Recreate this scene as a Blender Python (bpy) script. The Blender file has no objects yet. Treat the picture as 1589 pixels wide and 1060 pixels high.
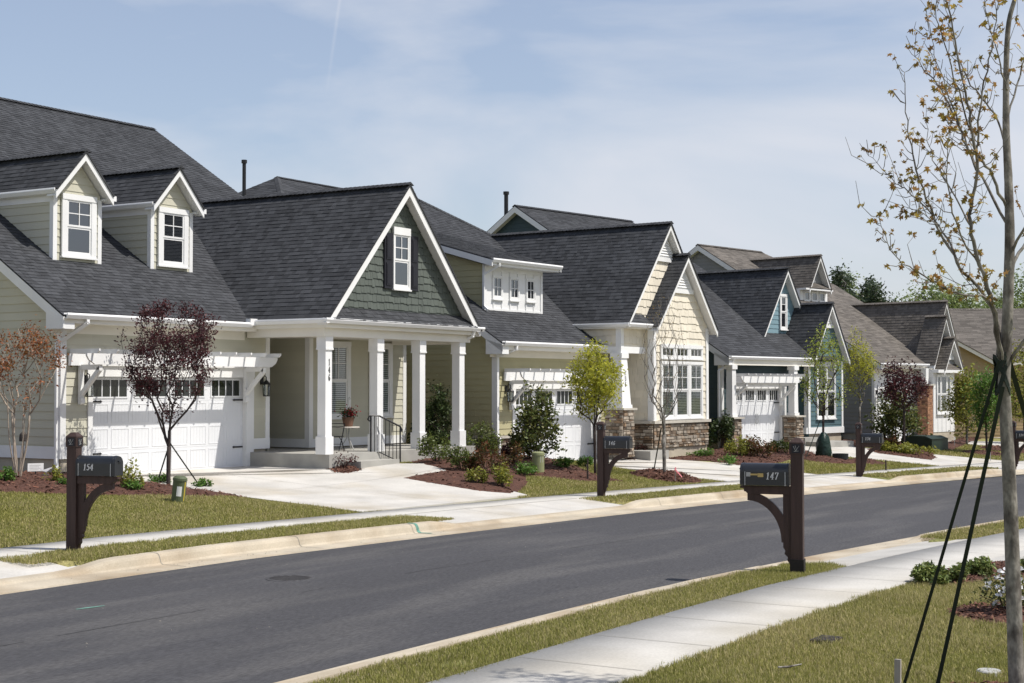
import bpy, math, random
import numpy as np
from mathutils import Vector, noise as mnoise
R = math.radians
C = bpy.context.scene.collection
sc = bpy.context.scene

# ------------------------------------------------------------------ camera
CAM = (0.0, 0.0, 2.4)
YAW = R(31.7); PITCH = math.atan(70/2340.0); FPX = 2340.0
cd = bpy.data.cameras.new("camera"); cam = bpy.data.objects.new("camera", cd); C.objects.link(cam)
cd.sensor_width = 36; cd.lens = 36*FPX/1589; cd.clip_end = 2000; cd.clip_start = .1
fw = Vector((math.cos(YAW)*math.cos(PITCH), math.sin(YAW)*math.cos(PITCH), math.sin(PITCH)))
cam.location = CAM; cam.rotation_euler = fw.to_track_quat('-Z', 'Y').to_euler()
sc.camera = cam
rt = Vector((math.sin(YAW), -math.cos(YAW), 0)); up = rt.cross(fw)
def ray(px, py): return fw + rt*((px-794.5)/FPX) - up*((py-530)/FPX)

# ------------------------------------------------------------------ light and sky
SEL, SAZ = R(57), R(18)
sd = Vector((math.sin(SAZ)*math.cos(SEL), -math.cos(SAZ)*math.cos(SEL), math.sin(SEL)))
sl = bpy.data.lights.new("sun", 'SUN'); sl.energy = 4.4; sl.angle = R(.53); sl.color = (1, .955, .89)
so = bpy.data.objects.new("sun", sl); C.objects.link(so)
so.rotation_euler = sd.to_track_quat('Z', 'Y').to_euler(); so.location = (0, -20, 60)
w = bpy.data.worlds.new("World"); sc.world = w; w.use_nodes = True
nt = w.node_tree; nt.nodes.clear(); N = nt.nodes.new; Lk = nt.links.new
out = N('ShaderNodeOutputWorld'); sky = N('ShaderNodeTexSky'); sky.sky_type = 'NISHITA'; sky.sun_disc = False
sky.sun_elevation = SEL; sky.sun_rotation = math.atan2(sd.x, sd.y); sky.air_density = 1.0; sky.dust_density = 1.2; sky.ozone_density = 1.6
bg = N('ShaderNodeBackground'); bg.inputs[1].default_value = .118; tn = N('ShaderNodeMix'); tn.data_type = 'RGBA'; tn.blend_type = 'MULTIPLY'; tn.inputs[0].default_value = 1; tn.inputs[7].default_value = (1.01, .98, 1.0, 1); Lk(sky.outputs[0], tn.inputs[6]); Lk(tn.outputs[2], bg.inputs[0])
bg2 = N('ShaderNodeBackground'); bg2.inputs[0].default_value = (.86, .895, .98, 1); bg2.inputs[1].default_value = .74
tc = N('ShaderNodeTexCoord'); mp = N('ShaderNodeMapping'); mp.inputs['Scale'].default_value = (1, 1, 2.5); mp.inputs['Rotation'].default_value = (.12, .25, .3)
n1 = N('ShaderNodeTexNoise'); n1.inputs['Scale'].default_value = 2.3; n1.inputs['Detail'].default_value = 7; n1.inputs['Roughness'].default_value = .5; n1.inputs['Distortion'].default_value = .5
Lk(tc.outputs['Generated'], mp.inputs[0]); Lk(mp.outputs[0], n1.inputs[0])
mr = N('ShaderNodeMapRange'); mr.inputs[1].default_value = .42; mr.inputs[2].default_value = .60; mr.inputs[3].default_value = .24; mr.inputs[4].default_value = 1.0
Lk(n1.outputs[0], mr.inputs[0])
# a thin vapour trail high in the sky: a short streak between two directions
def dirn(px, py): return ray(px, py).normalized()
ta, tb = dirn(526, 8), dirn(506, 150)
nrm = ta.cross(tb).normalized(); mid = (ta+tb).normalized(); half = math.acos(max(-1, min(1, ta.dot(mid))))
v1 = N('ShaderNodeVectorMath'); v1.operation = 'DOT_PRODUCT'; v1.inputs[1].default_value = nrm; Lk(tc.outputs['Generated'], v1.inputs[0])
ab = N('ShaderNodeMath'); ab.operation = 'ABSOLUTE'; Lk(v1.outputs['Value'], ab.inputs[0])
m1 = N('ShaderNodeMapRange'); m1.inputs[1].default_value = 0; m1.inputs[2].default_value = .0016; m1.inputs[3].default_value = 1; m1.inputs[4].default_value = 0; Lk(ab.outputs[0], m1.inputs[0])
v2 = N('ShaderNodeVectorMath'); v2.operation = 'DOT_PRODUCT'; v2.inputs[1].default_value = ta; Lk(tc.outputs['Generated'], v2.inputs[0])
m2 = N('ShaderNodeMapRange'); m2.inputs[1].default_value = math.cos(half*2.0); m2.inputs[2].default_value = math.cos(half*.3); m2.inputs[3].default_value = 0; m2.inputs[4].default_value = .16; Lk(v2.outputs['Value'], m2.inputs[0])
mm = N('ShaderNodeMath'); mm.operation = 'MULTIPLY'; Lk(m1.outputs[0], mm.inputs[0]); Lk(m2.outputs[0], mm.inputs[1])
ad = N('ShaderNodeMath'); ad.operation = 'ADD'; ad.use_clamp = True
sz_ = N('ShaderNodeSeparateXYZ'); Lk(tc.outputs['Generated'], sz_.inputs[0])      # the thin cirrus thins out towards the zenith
el = N('ShaderNodeMapRange'); el.inputs[1].default_value = .26; el.inputs[2].default_value = .75; el.inputs[3].default_value = 1; el.inputs[4].default_value = .12; Lk(sz_.outputs[2], el.inputs[0])
me_ = N('ShaderNodeMath'); me_.operation = 'MULTIPLY'; Lk(mr.outputs[0], me_.inputs[0]); Lk(el.outputs[0], me_.inputs[1]); Lk(me_.outputs[0], ad.inputs[0]); Lk(mm.outputs[0], ad.inputs[1])
mx = N('ShaderNodeMixShader'); Lk(ad.outputs[0], mx.inputs[0]); Lk(bg.outputs[0], mx.inputs[1]); Lk(bg2.outputs[0], mx.inputs[2]); Lk(mx.outputs[0], out.inputs[0])
sc.view_settings.view_transform = 'Standard'; sc.view_settings.look = 'None'; sc.view_settings.exposure = .19; sc.view_settings.gamma = 1
sc.cycles.max_bounces = 6; sc.cycles.transparent_max_bounces = 12

# ------------------------------------------------------------------ materials
def pmat(name, col, rough=.65, var=.12, ns=3.0, island=0.0, bump=0.0, bs=60.0, spec=.3, trans=0.0, col2=None, c2=(.45, .6), c2s=1.0, metal=0.0, stretch=None, bdist=.01, fine=0.0, fs=150.0):
    m = bpy.data.materials.new(name); m.use_nodes = True; t = m.node_tree; t.nodes.clear()
    n, l = t.nodes.new, t.links.new
    o = n('ShaderNodeOutputMaterial'); p = n('ShaderNodeBsdfPrincipled'); p.inputs['Roughness'].default_value = rough; p.inputs['Metallic'].default_value = metal
    p.inputs['Specular IOR Level'].default_value = spec
    cur = n('ShaderNodeRGB'); cur.outputs[0].default_value = (*col, 1); cur = cur.outputs[0]
    tc = n('ShaderNodeTexCoord'); co = tc.outputs['Object']
    if stretch:
        mp = n('ShaderNodeMapping'); mp.inputs['Scale'].default_value = stretch; l(co, mp.inputs[0]); co = mp.outputs[0]
    def nz(scale, det=4):
        q = n('ShaderNodeTexNoise'); q.inputs['Scale'].default_value = scale; q.inputs['Detail'].default_value = det; l(co, q.inputs[0]); return q.outputs[0]
    def mapr(s, a, b, c, d):
        q = n('ShaderNodeMapRange'); l(s, q.inputs[0])
        for i, x in enumerate((a, b, c, d)): q.inputs[i+1].default_value = x
        return q.outputs[0]
    def mul(c, f):
        q = n('ShaderNodeVectorMath'); q.operation = 'SCALE'; l(c, q.inputs[0]); l(f, q.inputs['Scale']); return q.outputs[0]
    geo = n('ShaderNodeNewGeometry') if (island or (col2 and c2s == 0)) else None
    if col2:
        f = mapr(geo.outputs['Random Per Island'] if c2s == 0 else nz(c2s, 6), c2[0], c2[1], 0, 1)
        q = n('ShaderNodeMix'); q.data_type = 'RGBA'; l(f, q.inputs[0]); l(cur, q.inputs[6]); q.inputs[7].default_value = (*col2, 1); cur = q.outputs[2]
    if var: cur = mul(cur, mapr(nz(ns), .3, .7, 1-var, 1+var))
    if fine: cur = mul(cur, mapr(nz(fs, 2), .3, .7, 1-fine, 1+fine))
    if island:
        wn = n('ShaderNodeTexWhiteNoise'); wn.noise_dimensions = '1D'; l(geo.outputs['Random Per Island'], wn.inputs['W'])
        cur = mul(cur, mapr(wn.outputs['Value'], 0, 1, 1-island, 1+island))
    l(cur, p.inputs['Base Color'])
    if bump:
        b = n('ShaderNodeBump'); b.inputs['Strength'].default_value = bump; b.inputs['Distance'].default_value = bdist; l(nz(bs, 3), b.inputs['Height']); l(b.outputs[0], p.inputs['Normal'])
    s = p.outputs[0]
    if trans:
        tr = n('ShaderNodeBsdfTranslucent'); l(cur, tr.inputs[0]); q = n('ShaderNodeMixShader'); q.inputs[0].default_value = trans; l(s, q.inputs[1]); l(tr.outputs[0], q.inputs[2]); s = q.outputs[0]
    l(s, o.inputs[0]); return m
def glass(name, base=(.012, .014, .017), clear=0.0, rf=.10):
    m = bpy.data.materials.new(name); m.use_nodes = True; t = m.node_tree; t.nodes.clear(); n, l = t.nodes.new, t.links.new
    o = n('ShaderNodeOutputMaterial'); g = n('ShaderNodeBsdfGlossy'); g.inputs['Roughness'].default_value = .03; g.inputs[0].default_value = (.9, .93, .97, 1)
    if clear: d = n('ShaderNodeBsdfTransparent'); d.inputs[0].default_value = (clear, clear*1.02, clear, 1)
    else: d = n('ShaderNodeBsdfDiffuse'); d.inputs[0].default_value = (*base, 1)
    lw = n('ShaderNodeFresnel'); lw.inputs[0].default_value = 1.5
    ad = n('ShaderNodeMath'); ad.operation = 'ADD'; ad.use_clamp = True; ad.inputs[1].default_value = rf-.04; l(lw.outputs[0], ad.inputs[0])
    x = n('ShaderNodeMixShader'); l(ad.outputs[0], x.inputs[0]); l(d.outputs[0], x.inputs[1]); l(g.outputs[0], x.inputs[2]); l(x.outputs[0], o.inputs[0]); return m
MT = dict(
 white=pmat("white paint", (.745, .745, .73), .5, .05, 1.3), gutter=pmat("white metal gutter", (.77, .77, .76), .35, .03, 3), door=pmat("white garage door", (.69, .70, .71), .42, .035, 1.2),
 cream=pmat("cream soffit", (.74, .71, .63), .6, .03, 2), found=pmat("rendered foundation", (.42, .37, .29), .9, .15, 2, bump=.3), 
 sidA=pmat("pale sage lap siding", (.50, .483, .388), .6, .04, 1.2, island=.03), sidB=pmat("olive lap siding", (.40, .365, .215), .6, .05, 1.2, island=.035),
 sidC=pmat("dark teal lap siding", (.035, .058, .066), .6, .06, 1.2, island=.04), sidCl=pmat("sky blue lap siding", (.185, .285, .325), .6, .04, 1.2, island=.03), sidCm=pmat("slate blue lap siding", (.085, .142, .158), .6, .04, 1.2, island=.04),
 sidD=pmat("grey lap siding", (.22, .225, .225), .6, .05, 1.2, island=.03), sidE=pmat("tan lap siding", (.36, .27, .15), .6, .05, 1.2, island=.03),
 shG=pmat("green shakes", (.094, .108, .093), .65, .08, 2, island=.09), shB=pmat("cream shakes", (.69, .635, .52), .65, .06, 2, island=.05),
 slate=pmat("charcoal shingles", (.047, .049, .053), .85, .16, .8, island=.27, fine=.2, fs=60, bump=.25, bs=90, spec=.2), brown=pmat("weathered brown shingles", (.125, .112, .098), .88, .16, .8, island=.24, fine=.18, fs=60, bump=.25, bs=90, spec=.2),
 stone=pmat("ledge stone", (.30, .26, .21), .85, .2, 6, island=.45, col2=(.20, .135, .085), c2=(.35, .8), c2s=0, bump=.5, bs=30), brick=pmat("brown brick", (.30, .16, .09), .85, .2, 6, island=.35, col2=(.17, .09, .06), c2=(.4, .9), c2s=0, bump=.4, bs=40),
 mortar=pmat("stone mortar", (.10, .09, .075), .95, .1), cap=pmat("stone cap", (.46, .43, .37), .8, .1, 5, bump=.3),
 conc=pmat("driveway concrete", (.50, .48, .44), .85, .12, 1.1, bump=.15, bs=120, fine=.07, fs=30, col2=(.42, .38, .31), c2=(.48, .72), c2s=.6), walk=pmat("pavement concrete", (.435, .42, .385), .88, .10, 1.3, bump=.2, bs=120, fine=.07, fs=40, col2=(.37, .345, .295), c2=(.5, .72), c2s=.45),
 kerb=pmat("stained kerb concrete", (.44, .385, .295), .88, .14, 1.5, bump=.2, fine=.07, fs=40, col2=(.31, .235, .15), c2=(.45, .75), c2s=.8), porch=pmat("porch concrete", (.34, .33, .30), .85, .16, 1.6, bump=.2),
 joint=pmat("joint dirt", (.22, .205, .175), .95, .2), asphalt=None,
 black=pmat("black iron", (.012, .012, .013), .45, .1, spec=.4), vinyl=pmat("dark shutter", (.016, .016, .021), .5, .05), box=pmat("black mailbox metal", (.018, .02, .024), .32, .1, 8, spec=.5),
 post=pmat("brown stained timber", (.052, .031, .026), .6, .22, 3, stretch=(6, 6, .6), spec=.3, bump=.2, bs=30), postbase=pmat("dark timber base", (.018, .014, .013), .6, .1),
 silver=pmat("silver lettering", (.60, .60, .60), .4, .02), gold=pmat("gold flag", (.50, .36, .13), .45, .05), darknum=pmat("dark house number", (.05, .05, .05), .5, .02),
 glass=glass("window glass", rf=.17), glasslt=glass("garage glass", (.02, .024, .02), rf=.06), clear=glass("clear window glass", clear=.85, rf=.13),
 blind=pmat("white blind slats", (.66, .70, .70), .6, .05), dark=pmat("dark interior", (.014, .016, .016), .9, .05),
 grass=None, mulchbase=pmat("brown mulch ground", (.082, .038, .026), .95, .3, 9, bump=.8, bs=30, bdist=.03, fine=.4, fs=35), mulch=pmat("brown bark mulch", (.105, .046, .030), .9, .25, 3, island=.5, bump=.5, bs=40, col2=(.17, .088, .058), c2=(.7, .95), c2s=0),
 bark=pmat("grey young bark", (.215, .20, .175), .85, .35, 14, stretch=(1, 1, .55), bump=.8, bs=25, col2=(.095, .083, .072), c2=(.46, .62), c2s=8, fine=.25, fs=45), barkd=pmat("dark bark", (.045, .034, .03), .85, .25, 8, bump=.4, bs=25), barkp=pmat("pale tan bark", (.30, .25, .20), .8, .25, 8, bump=.3, bs=25),
 strap=pmat("dark green webbing", (.012, .02, .014), .7, .1), timber=pmat("weathered stake", (.34, .31, .27), .8, .15, 5, stretch=(5, 5, .7)), green=pmat("utility green", (.095, .115, .06), .5, .08), seam=pmat("tarred seam", (.049, .048, .049), .8, .2, 8), olive=pmat("olive utility plastic", (.235, .25, .125), .5, .08), dgreen=pmat("dark green metal", (.016, .03, .02), .45, .1),
 bag=pmat("dark green watering bag", (.010, .026, .018), .35, .2, 6, bump=.6, bs=9, bdist=.05), rubber=pmat("black plastic", (.02, .022, .024), .5, .1), pink=pmat("pink flagging", (.75, .25, .28), .6, .05), yellow=pmat("yellow marking", (.5, .38, .05), .5, .05),
 pot=pmat("brown clay pot", (.16, .09, .06), .7, .1), redpetal=pmat("red petals", (.42, .03, .045), .6, .1, island=.4, trans=.2), petal=pmat("white petals", (.82, .82, .84), .5, .03, island=.06, trans=.25), iron=pmat("cast iron", (.05, .042, .038), .7, .25, 20), cover=pmat("worn road iron", (.052, .048, .046), .8, .3, 14, bump=.5, bs=60), greymetal=pmat("pale grey plastic", (.40, .40, .38), .7, .1),
 paint=pmat("green survey paint", (.12, .25, .20), .9, .35, 20), tabletop=pmat("stone table top", (.5, .47, .42), .6, .1))
def leafm(name, c, c2, tr=.35, isl=.35): return pmat(name, c, .5, .10, 1.5, island=isl, col2=c2, c2=(.35, .75), c2s=0, trans=tr, spec=.35)
LF = dict(plum=leafm("purple leaves", (.045, .014, .016), (.09, .023, .026), .3, .5), red=leafm("rust leaves", (.27, .09, .033), (.20, .10, .03), .3, .4), lime=leafm("yellow green leaves", (.46, .44, .06), (.36, .38, .05), .5), spring=leafm("spring leaves", (.24, .32, .045), (.33, .34, .06), .45),
 ever=leafm("evergreen leaves", (.078, .105, .028), (.15, .15, .042), .3, .55), dkgreen=leafm("dark green leaves", (.032, .056, .017), (.062, .085, .024), .2, .5), box=leafm("mid green leaves", (.085, .115, .025), (.12, .145, .03), .3, .4), burg=leafm("burgundy leaves", (.065, .018, .02), (.10, .035, .025), .3, .5),
 nandina=leafm("bronze leaves", (.15, .06, .025), (.09, .085, .025), .3, .45), yel=leafm("golden green leaves", (.27, .26, .04), (.19, .21, .038), .35, .4), bright=leafm("bright green leaves", (.09, .19, .03), (.13, .21, .04), .4), maple=leafm("bronze green maple leaves", (.31, .235, .055), (.33, .185, .06), .4, .4),
 far=leafm("distant leaves", (.17, .23, .075), (.23, .27, .10), .4), pine=leafm("pine needles", (.05, .078, .04), (.075, .10, .05), .2, .4), juniper=leafm("juniper needles", (.13, .18, .045), (.20, .22, .065), .15, .45), gold=leafm("yellow flowers", (.5, .42, .04), (.3, .3, .05), .3))
# asphalt: faint lighter scuffs and tyre-worn bands that run along the street
def asphalt():
    m = pmat("asphalt", (.060, .059, .062), .88, .10, .35, fine=.34, fs=75, bump=.45, bs=130, stretch=(.16, 1, 1), spec=.25, col2=(.088, .085, .084), c2=(.47, .66), c2s=1.3)
    return m
MT['asphalt'] = asphalt()
def grassmat():
    m = bpy.data.materials.new("grass blades"); m.use_nodes = True; t = m.node_tree; t.nodes.clear(); n, l = t.nodes.new, t.links.new
    o = n('ShaderNodeOutputMaterial'); a = n('ShaderNodeAttribute'); a.attribute_name = 'tint'
    d = n('ShaderNodeBsdfDiffuse'); tr = n('ShaderNodeBsdfTranslucent'); x = n('ShaderNodeMixShader'); x.inputs[0].default_value = .35
    l(a.outputs['Color'], d.inputs[0]); l(a.outputs['Color'], tr.inputs[0]); l(d.outputs[0], x.inputs[1]); l(tr.outputs[0], x.inputs[2]); l(x.outputs[0], o.inputs[0]); return m
MT['blade'] = grassmat()
MT['grass'] = pmat("lawn soil and thatch", (.20, .20, .066), .95, .2, .5, col2=(.27, .24, .095), c2=(.48, .62), c2s=.7, fine=.35, fs=25, bump=.6, bs=40, bdist=.04)

# ------------------------------------------------------------------ mesh helper
V3 = lambda *a: np.array(a, float)
class M:
    def __init__(s): s.v = []; s.f = []; s.mi = []
    def add(s, vs, fs, mi=0):
        b = len(s.v); s.v += [tuple(map(float, p)) for p in vs]; s.f += [tuple(b+i for i in f) for f in fs]; s.mi += [mi]*len(fs)
    def poly(s, pts, mi=0): s.add(pts, [tuple(range(len(pts)))], mi)
    def box(s, a, b, mi=0):
        x0, y0, z0 = (min(a[i], b[i]) for i in range(3)); x1, y1, z1 = (max(a[i], b[i]) for i in range(3))
        s.add([(x0,y0,z0),(x1,y0,z0),(x1,y1,z0),(x0,y1,z0),(x0,y0,z1),(x1,y0,z1),(x1,y1,z1),(x0,y1,z1)], [(3,2,1,0),(4,5,6,7),(0,1,5,4),(1,2,6,5),(2,3,7,6),(3,0,4,7)], mi)
    def slab(s, pts, d, mi=0):           # a polygon given thickness along vector d
        n = len(pts); d = V3(*d); a = [V3(*p) for p in pts]
        s.add(a+[p+d for p in a], [tuple(range(n))[::-1], tuple(range(n, 2*n))]+[(i, (i+1) % n, n+(i+1) % n, n+i) for i in range(n)], mi)
    def bar(s, p, q, w, h, upv=(0, 0, 1), mi=0):   # square bar from p to q
        p, q = V3(*p), V3(*q); d = q-p; d /= np.linalg.norm(d); u = np.cross(d, V3(*upv))
        if np.linalg.norm(u) < 1e-6: u = np.cross(d, V3(1, 0, 0))
        u /= np.linalg.norm(u); v = np.cross(u, d)
        o = [u*w/2+v*h/2, u*w/2-v*h/2, -u*w/2-v*h/2, -u*w/2+v*h/2]
        s.add([p+k for k in o]+[q+k for k in o], [(0,1,2,3),(7,6,5,4),(0,4,5,1),(1,5,6,2),(2,6,7,3),(3,7,4,0)], mi)
    def tube(s, pts, rs, n=6, mi=0, cap=True):
        pts = [V3(*p) for p in pts]
        if not hasattr(rs, '__len__'): rs = [rs]*len(pts)
        vs = []; pu = None
        for i, p in enumerate(pts):
            d = pts[min(i+1, len(pts)-1)]-pts[max(i-1, 0)]; d = d/(np.linalg.norm(d)+1e-9)
            u = np.cross(d, V3(0, 0, 1) if abs(d[2]) < .9 else V3(1, 0, 0)) if pu is None else pu-d*np.dot(pu, d)
            u = u/(np.linalg.norm(u)+1e-9); pu = u; v = np.cross(d, u)
            vs += [p+rs[i]*(u*math.cos(2*math.pi*k/n)+v*math.sin(2*math.pi*k/n)) for k in range(n)]
        fs = [(i*n+k, i*n+(k+1) % n, (i+1)*n+(k+1) % n, (i+1)*n+k) for i in range(len(pts)-1) for k in range(n)]
        if cap: fs += [tuple(range(n))[::-1], tuple(range((len(pts)-1)*n, len(pts)*n))]
        s.add(vs, fs, mi)
    def lathe(s, prof, c=(0, 0, 0), n=16, mi=0):
        s.add([(c[0]+r*math.cos(2*math.pi*k/n), c[1]+r*math.sin(2*math.pi*k/n), c[2]+z) for r, z in prof for k in range(n)],
              [(i*n+k, i*n+(k+1) % n, (i+1)*n+(k+1) % n, (i+1)*n+k) for i in range(len(prof)-1) for k in range(n)]+[tuple(range(n))[::-1], tuple(range((len(prof)-1)*n, len(prof)*n))], mi)
    def build(s, name, mats, parent=None, smooth=False):
        me = bpy.data.meshes.new(name); me.from_pydata(s.v, [], s.f)
        if not isinstance(mats, (list, tuple)): mats = [mats]
        for m in mats: me.materials.append(m)
        if len(mats) > 1: me.polygons.foreach_set('material_index', s.mi)
        if smooth: me.polygons.foreach_set('use_smooth', [True]*len(s.f))
        me.update(); o = bpy.data.objects.new(name, me); C.objects.link(o)
        if parent: o.parent = parent
        return o
def tag(o, label=None, cat=None, group=None, kind=None):
    if label: o['label'] = label
    if cat: o['category'] = cat
    if group: o['group'] = group
    if kind: o['kind'] = kind
    return o
def thing(name, label, cat, loc=(0, 0, 0), rz=0, group=None):
    o = bpy.data.objects.new(name, None); C.objects.link(o); o.location = loc; o.rotation_euler = (0, 0, rz); o.empty_display_size = .2
    return tag(o, label, cat, group)
def copy_tree(o, parent=None):
    c = o.copy(); C.objects.link(c); c.parent = parent
    for ch in list(o.children): copy_tree(ch, c)
    return c

# ------------------------------------------------------------------ ground shape
def S(x): return -.0021*max(0., x-16)**2 if x < 90 else -.0021*74**2-.31*(x-90)
def Sn(x): return -.0030*max(0., x-12)**2 if x < 90 else -.003*78**2-.47*(x-90)
def base(x): return -.0125*max(0., min(x, 120)-16)
XS = [0, 19.5, 21.8, 22.6, 27, 30, 33, 36.2, 37.2, 50, 64, 80, 140]
def tg(x): return float(np.interp(x, XS, [24.0, 24.0, 24.0, 24.8, 23.6, 22.3, 22.2, 21.9, 23.2, 23.6, 22.8, 23, 23]))
def Rr(x): return float(np.interp(x, XS, [.62, .62, .60, .45, .56, .67, .68, .64, .40, .62, .6, .5, .5]))
def ter(x, y):
    t = y-S(x); b = base(x)
    if t > 17.1:
        k = min(1, (t-17.1)/(tg(x)-17.6)); return b+.14+(Rr(x)-.14)*k
    if t > 14.95: return b+.14
    tn = y-Sn(x)
    if tn > 7.55: return b-.08
    return b+.13+(.05*min(1, max(0, (5.4-tn)/5)) if tn < 5.4 else 0)
def at(px, py, h=0.0):                   # where the view ray through a picture point meets the ground (height h above it)
    v = ray(px, py); k = 5.
    f = lambda k: CAM[2]+v.z*k-h-ter(v.x*k, v.y*k)
    while f(k) > 0 and k < 300: k += .1
    lo, hi = k-.1, k
    for _ in range(24): k = (lo+hi)/2; lo, hi = (k, hi) if f(k) > 0 else (lo, k)
    return V3(v.x*k, v.y*k, ter(v.x*k, v.y*k))
def dep(p): return p[0]*math.cos(YAW)+p[1]*math.sin(YAW)
def metres(n, p): return n*dep(p)/FPX      # picture pixels to metres at that place
# ------------------------------------------------------------------ cladding
rng = random.Random(7)
def clip(poly, a, b, c):                 # keep a*u+b*v <= c
    o = []
    for i in range(len(poly)):
        p, q = poly[i], poly[(i+1) % len(poly)]; dp, dq = a*p[0]+b*p[1]-c, a*q[0]+b*q[1]-c
        if dp <= 0: o.append(p)
        if dp*dq < 0: k = dp/(dp-dq); o.append((p[0]+(q[0]-p[0])*k, p[1]+(q[1]-p[1])*k))
    return o
def edges(poly):                         # half planes of a convex polygon
    A = sum(poly[i][0]*poly[(i+1) % len(poly)][1]-poly[(i+1) % len(poly)][0]*poly[i][1] for i in range(len(poly)))
    s = 1 if A > 0 else -1; r = []
    for i in range(len(poly)):
        (x0, y0), (x1, y1) = poly[i], poly[(i+1) % len(poly)]; a, b = s*(y1-y0), -s*(x1-x0); L = math.hypot(a, b)
        if L > 1e-9: r.append((a/L, b/L, (a*x0+b*y0)/L))
    return r
def wedge(m, pl, f3, v0, v1, tb, tt):    # a course: thick (tb) at v0, thin (tt) at v1
    n = len(pl); off = lambda v: tb+(tt-tb)*(v-v0)/(v1-v0)
    vs = [f3(u, v, off(v)) for u, v in pl]+[f3(u, v, 0) for u, v in pl]
    m.add(vs, [tuple(range(n))]+[(i, (i+1) % n, n+(i+1) % n, n+i) for i in range(n)])
def frame(P, U, Nn, W=(0, 0, 1)):
    P, U, Nn, W = V3(*P), V3(*U), V3(*Nn), V3(*W); return lambda u, v, o: P+U*u+W*v+Nn*o
def siding(m, poly, P, U, Nn, e=.178):
    f3 = frame(P, U, Nn); zs = [p[1] for p in poly]; k = math.floor(min(zs)/e)
    m.poly([f3(u, v, 0) for u, v in poly])
    while k*e < max(zs):
        a, b = k*e, (k+1)*e; pl = clip(clip(poly, 0, -1, -a), 0, 1, b); k += 1
        if len(pl) < 3: continue
        u0, u1 = min(p[0] for p in pl), max(p[0] for p in pl); u = u0
        while u < u1-1e-6:               # board lengths with butt joints
            L = rng.uniform(2.2, 3.6); L = 99 if u+L > u1-.5 else L
            q = clip(clip(pl, -1, 0, -u), 1, 0, u+L-.003); u += L
            if len(q) >= 3: wedge(m, q, f3, a, b, .024, .008)
def shakes(m, poly, P, U, Nn, e=.2, wr=(.10, .26), jag=.04):
    f3 = frame(P, U, Nn); E = edges(poly); zs = [p[1] for p in poly]; us = [p[0] for p in poly]; m.poly([f3(u, v, 0) for u, v in poly])
    k = math.floor(min(zs)/e)
    while k*e < max(zs):
        a, b = k*e, (k+1)*e+.02; u = min(us)-rng.random()*.2
        while u < max(us):
            wd = rng.uniform(*wr); lo = a-rng.choice((0, 0, jag, jag*.5)); pl = [(u, lo), (u+wd-.006, lo), (u+wd-.006, b), (u, b)]; u += wd
            for h in E: pl = clip(pl, *h)
            if len(pl) >= 3: wedge(m, pl, f3, lo, b, .026+rng.random()*.008, .004)
        k += 1
def stones(m, u1, v1, P, U, Nn, v0=0.0, hr=(.05, .12), wr=(.10, .34), dr=(.02, .06)):
    f3 = frame(P, U, Nn); v = v0
    while v < v1-.01:
        h = min(rng.uniform(*hr), v1-v); u = 0.
        while u < u1-.005:
            wd = min(rng.uniform(*wr), u1-u); wd = u1-u if u1-u-wd < .07 else wd; d = rng.uniform(*dr); g = .006
            a, b, c, e = u+g*.5, u+wd-g*.5, v+g*.5, v+h-g*.5; i = .012; j = lambda: rng.uniform(-.008, .008)
            m.add([f3(a, c, 0), f3(b, c, 0), f3(b, e, 0), f3(a, e, 0), f3(a+i, c+i, d+j()), f3(b-i, c+i, d+j()), f3(b-i, e-i, d+j()), f3(a+i, e-i, d+j())],
                  [(4, 5, 6, 7), (0, 1, 5, 4), (1, 2, 6, 5), (2, 3, 7, 6), (3, 0, 4, 7)]); u += wd
        v += h
    m.poly([f3(0, v0, .004), f3(u1, v0, .004), f3(u1, v1, .004), f3(0, v1, .004)])
def shingles(m, poly3, upd, skip=None, e=.143, base_t=.03, wr=(.09, .24)):
    """shingle tabs over a convex roof plane; upd = direction up the slope"""
    P = V3(*poly3[0]); W = V3(*upd); W = W/np.linalg.norm(W); a = V3(*poly3[1])-P; b = V3(*poly3[-1])-P
    Nn = np.cross(a, b); Nn = Nn/np.linalg.norm(Nn); Nn = -Nn if Nn[2] < 0 else Nn; U = np.cross(W, Nn)
    pl = [((V3(*p)-P)@U, (V3(*p)-P)@W) for p in poly3]; f3 = lambda u, v, o: P+U*u+W*v+Nn*o
    m.slab([f3(u, v, .002) for u, v in pl], -Nn*base_t)
    E = edges(pl); us = [p[0] for p in pl]; vs = [p[1] for p in pl]; v = min(vs); row = 0
    while v < max(vs):
        u = min(us)-rng.random()*.3
        while u < max(us):
            wd = rng.uniform(*wr); q = [(u, v), (u+wd-.004, v), (u+wd-.004, v+e+.004), (u, v+e+.004)]; u += wd
            c = (q[0][0]+wd/2, v+e/2); far = max(A*c[0]+B*c[1]-D for A, B, D in E)
            if far > .25: continue
            if skip is not None and skip(f3(c[0], c[1], 0)): continue
            if far > -.25:
                for h in E: q = clip(q, *h)
                if len(q) < 3: continue
            n = len(q); tb = rng.choice((.011, .013, .017)); V0 = v
            off = lambda vv: .004+(tb-.004)*(1-(vv-V0)/e)
            m.add([f3(a, b, off(b)) for a, b in q]+[f3(a, b, 0) for a, b in q], [tuple(range(n))]+[(i, (i+1) % n, n+(i+1) % n, n+i) for i in range(n) if q[i][1]+q[(i+1) % n][1] < 2*V0+.02 or abs(q[i][0]-q[(i+1) % n][0]) < .002])
        v += e; row += 1
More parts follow.
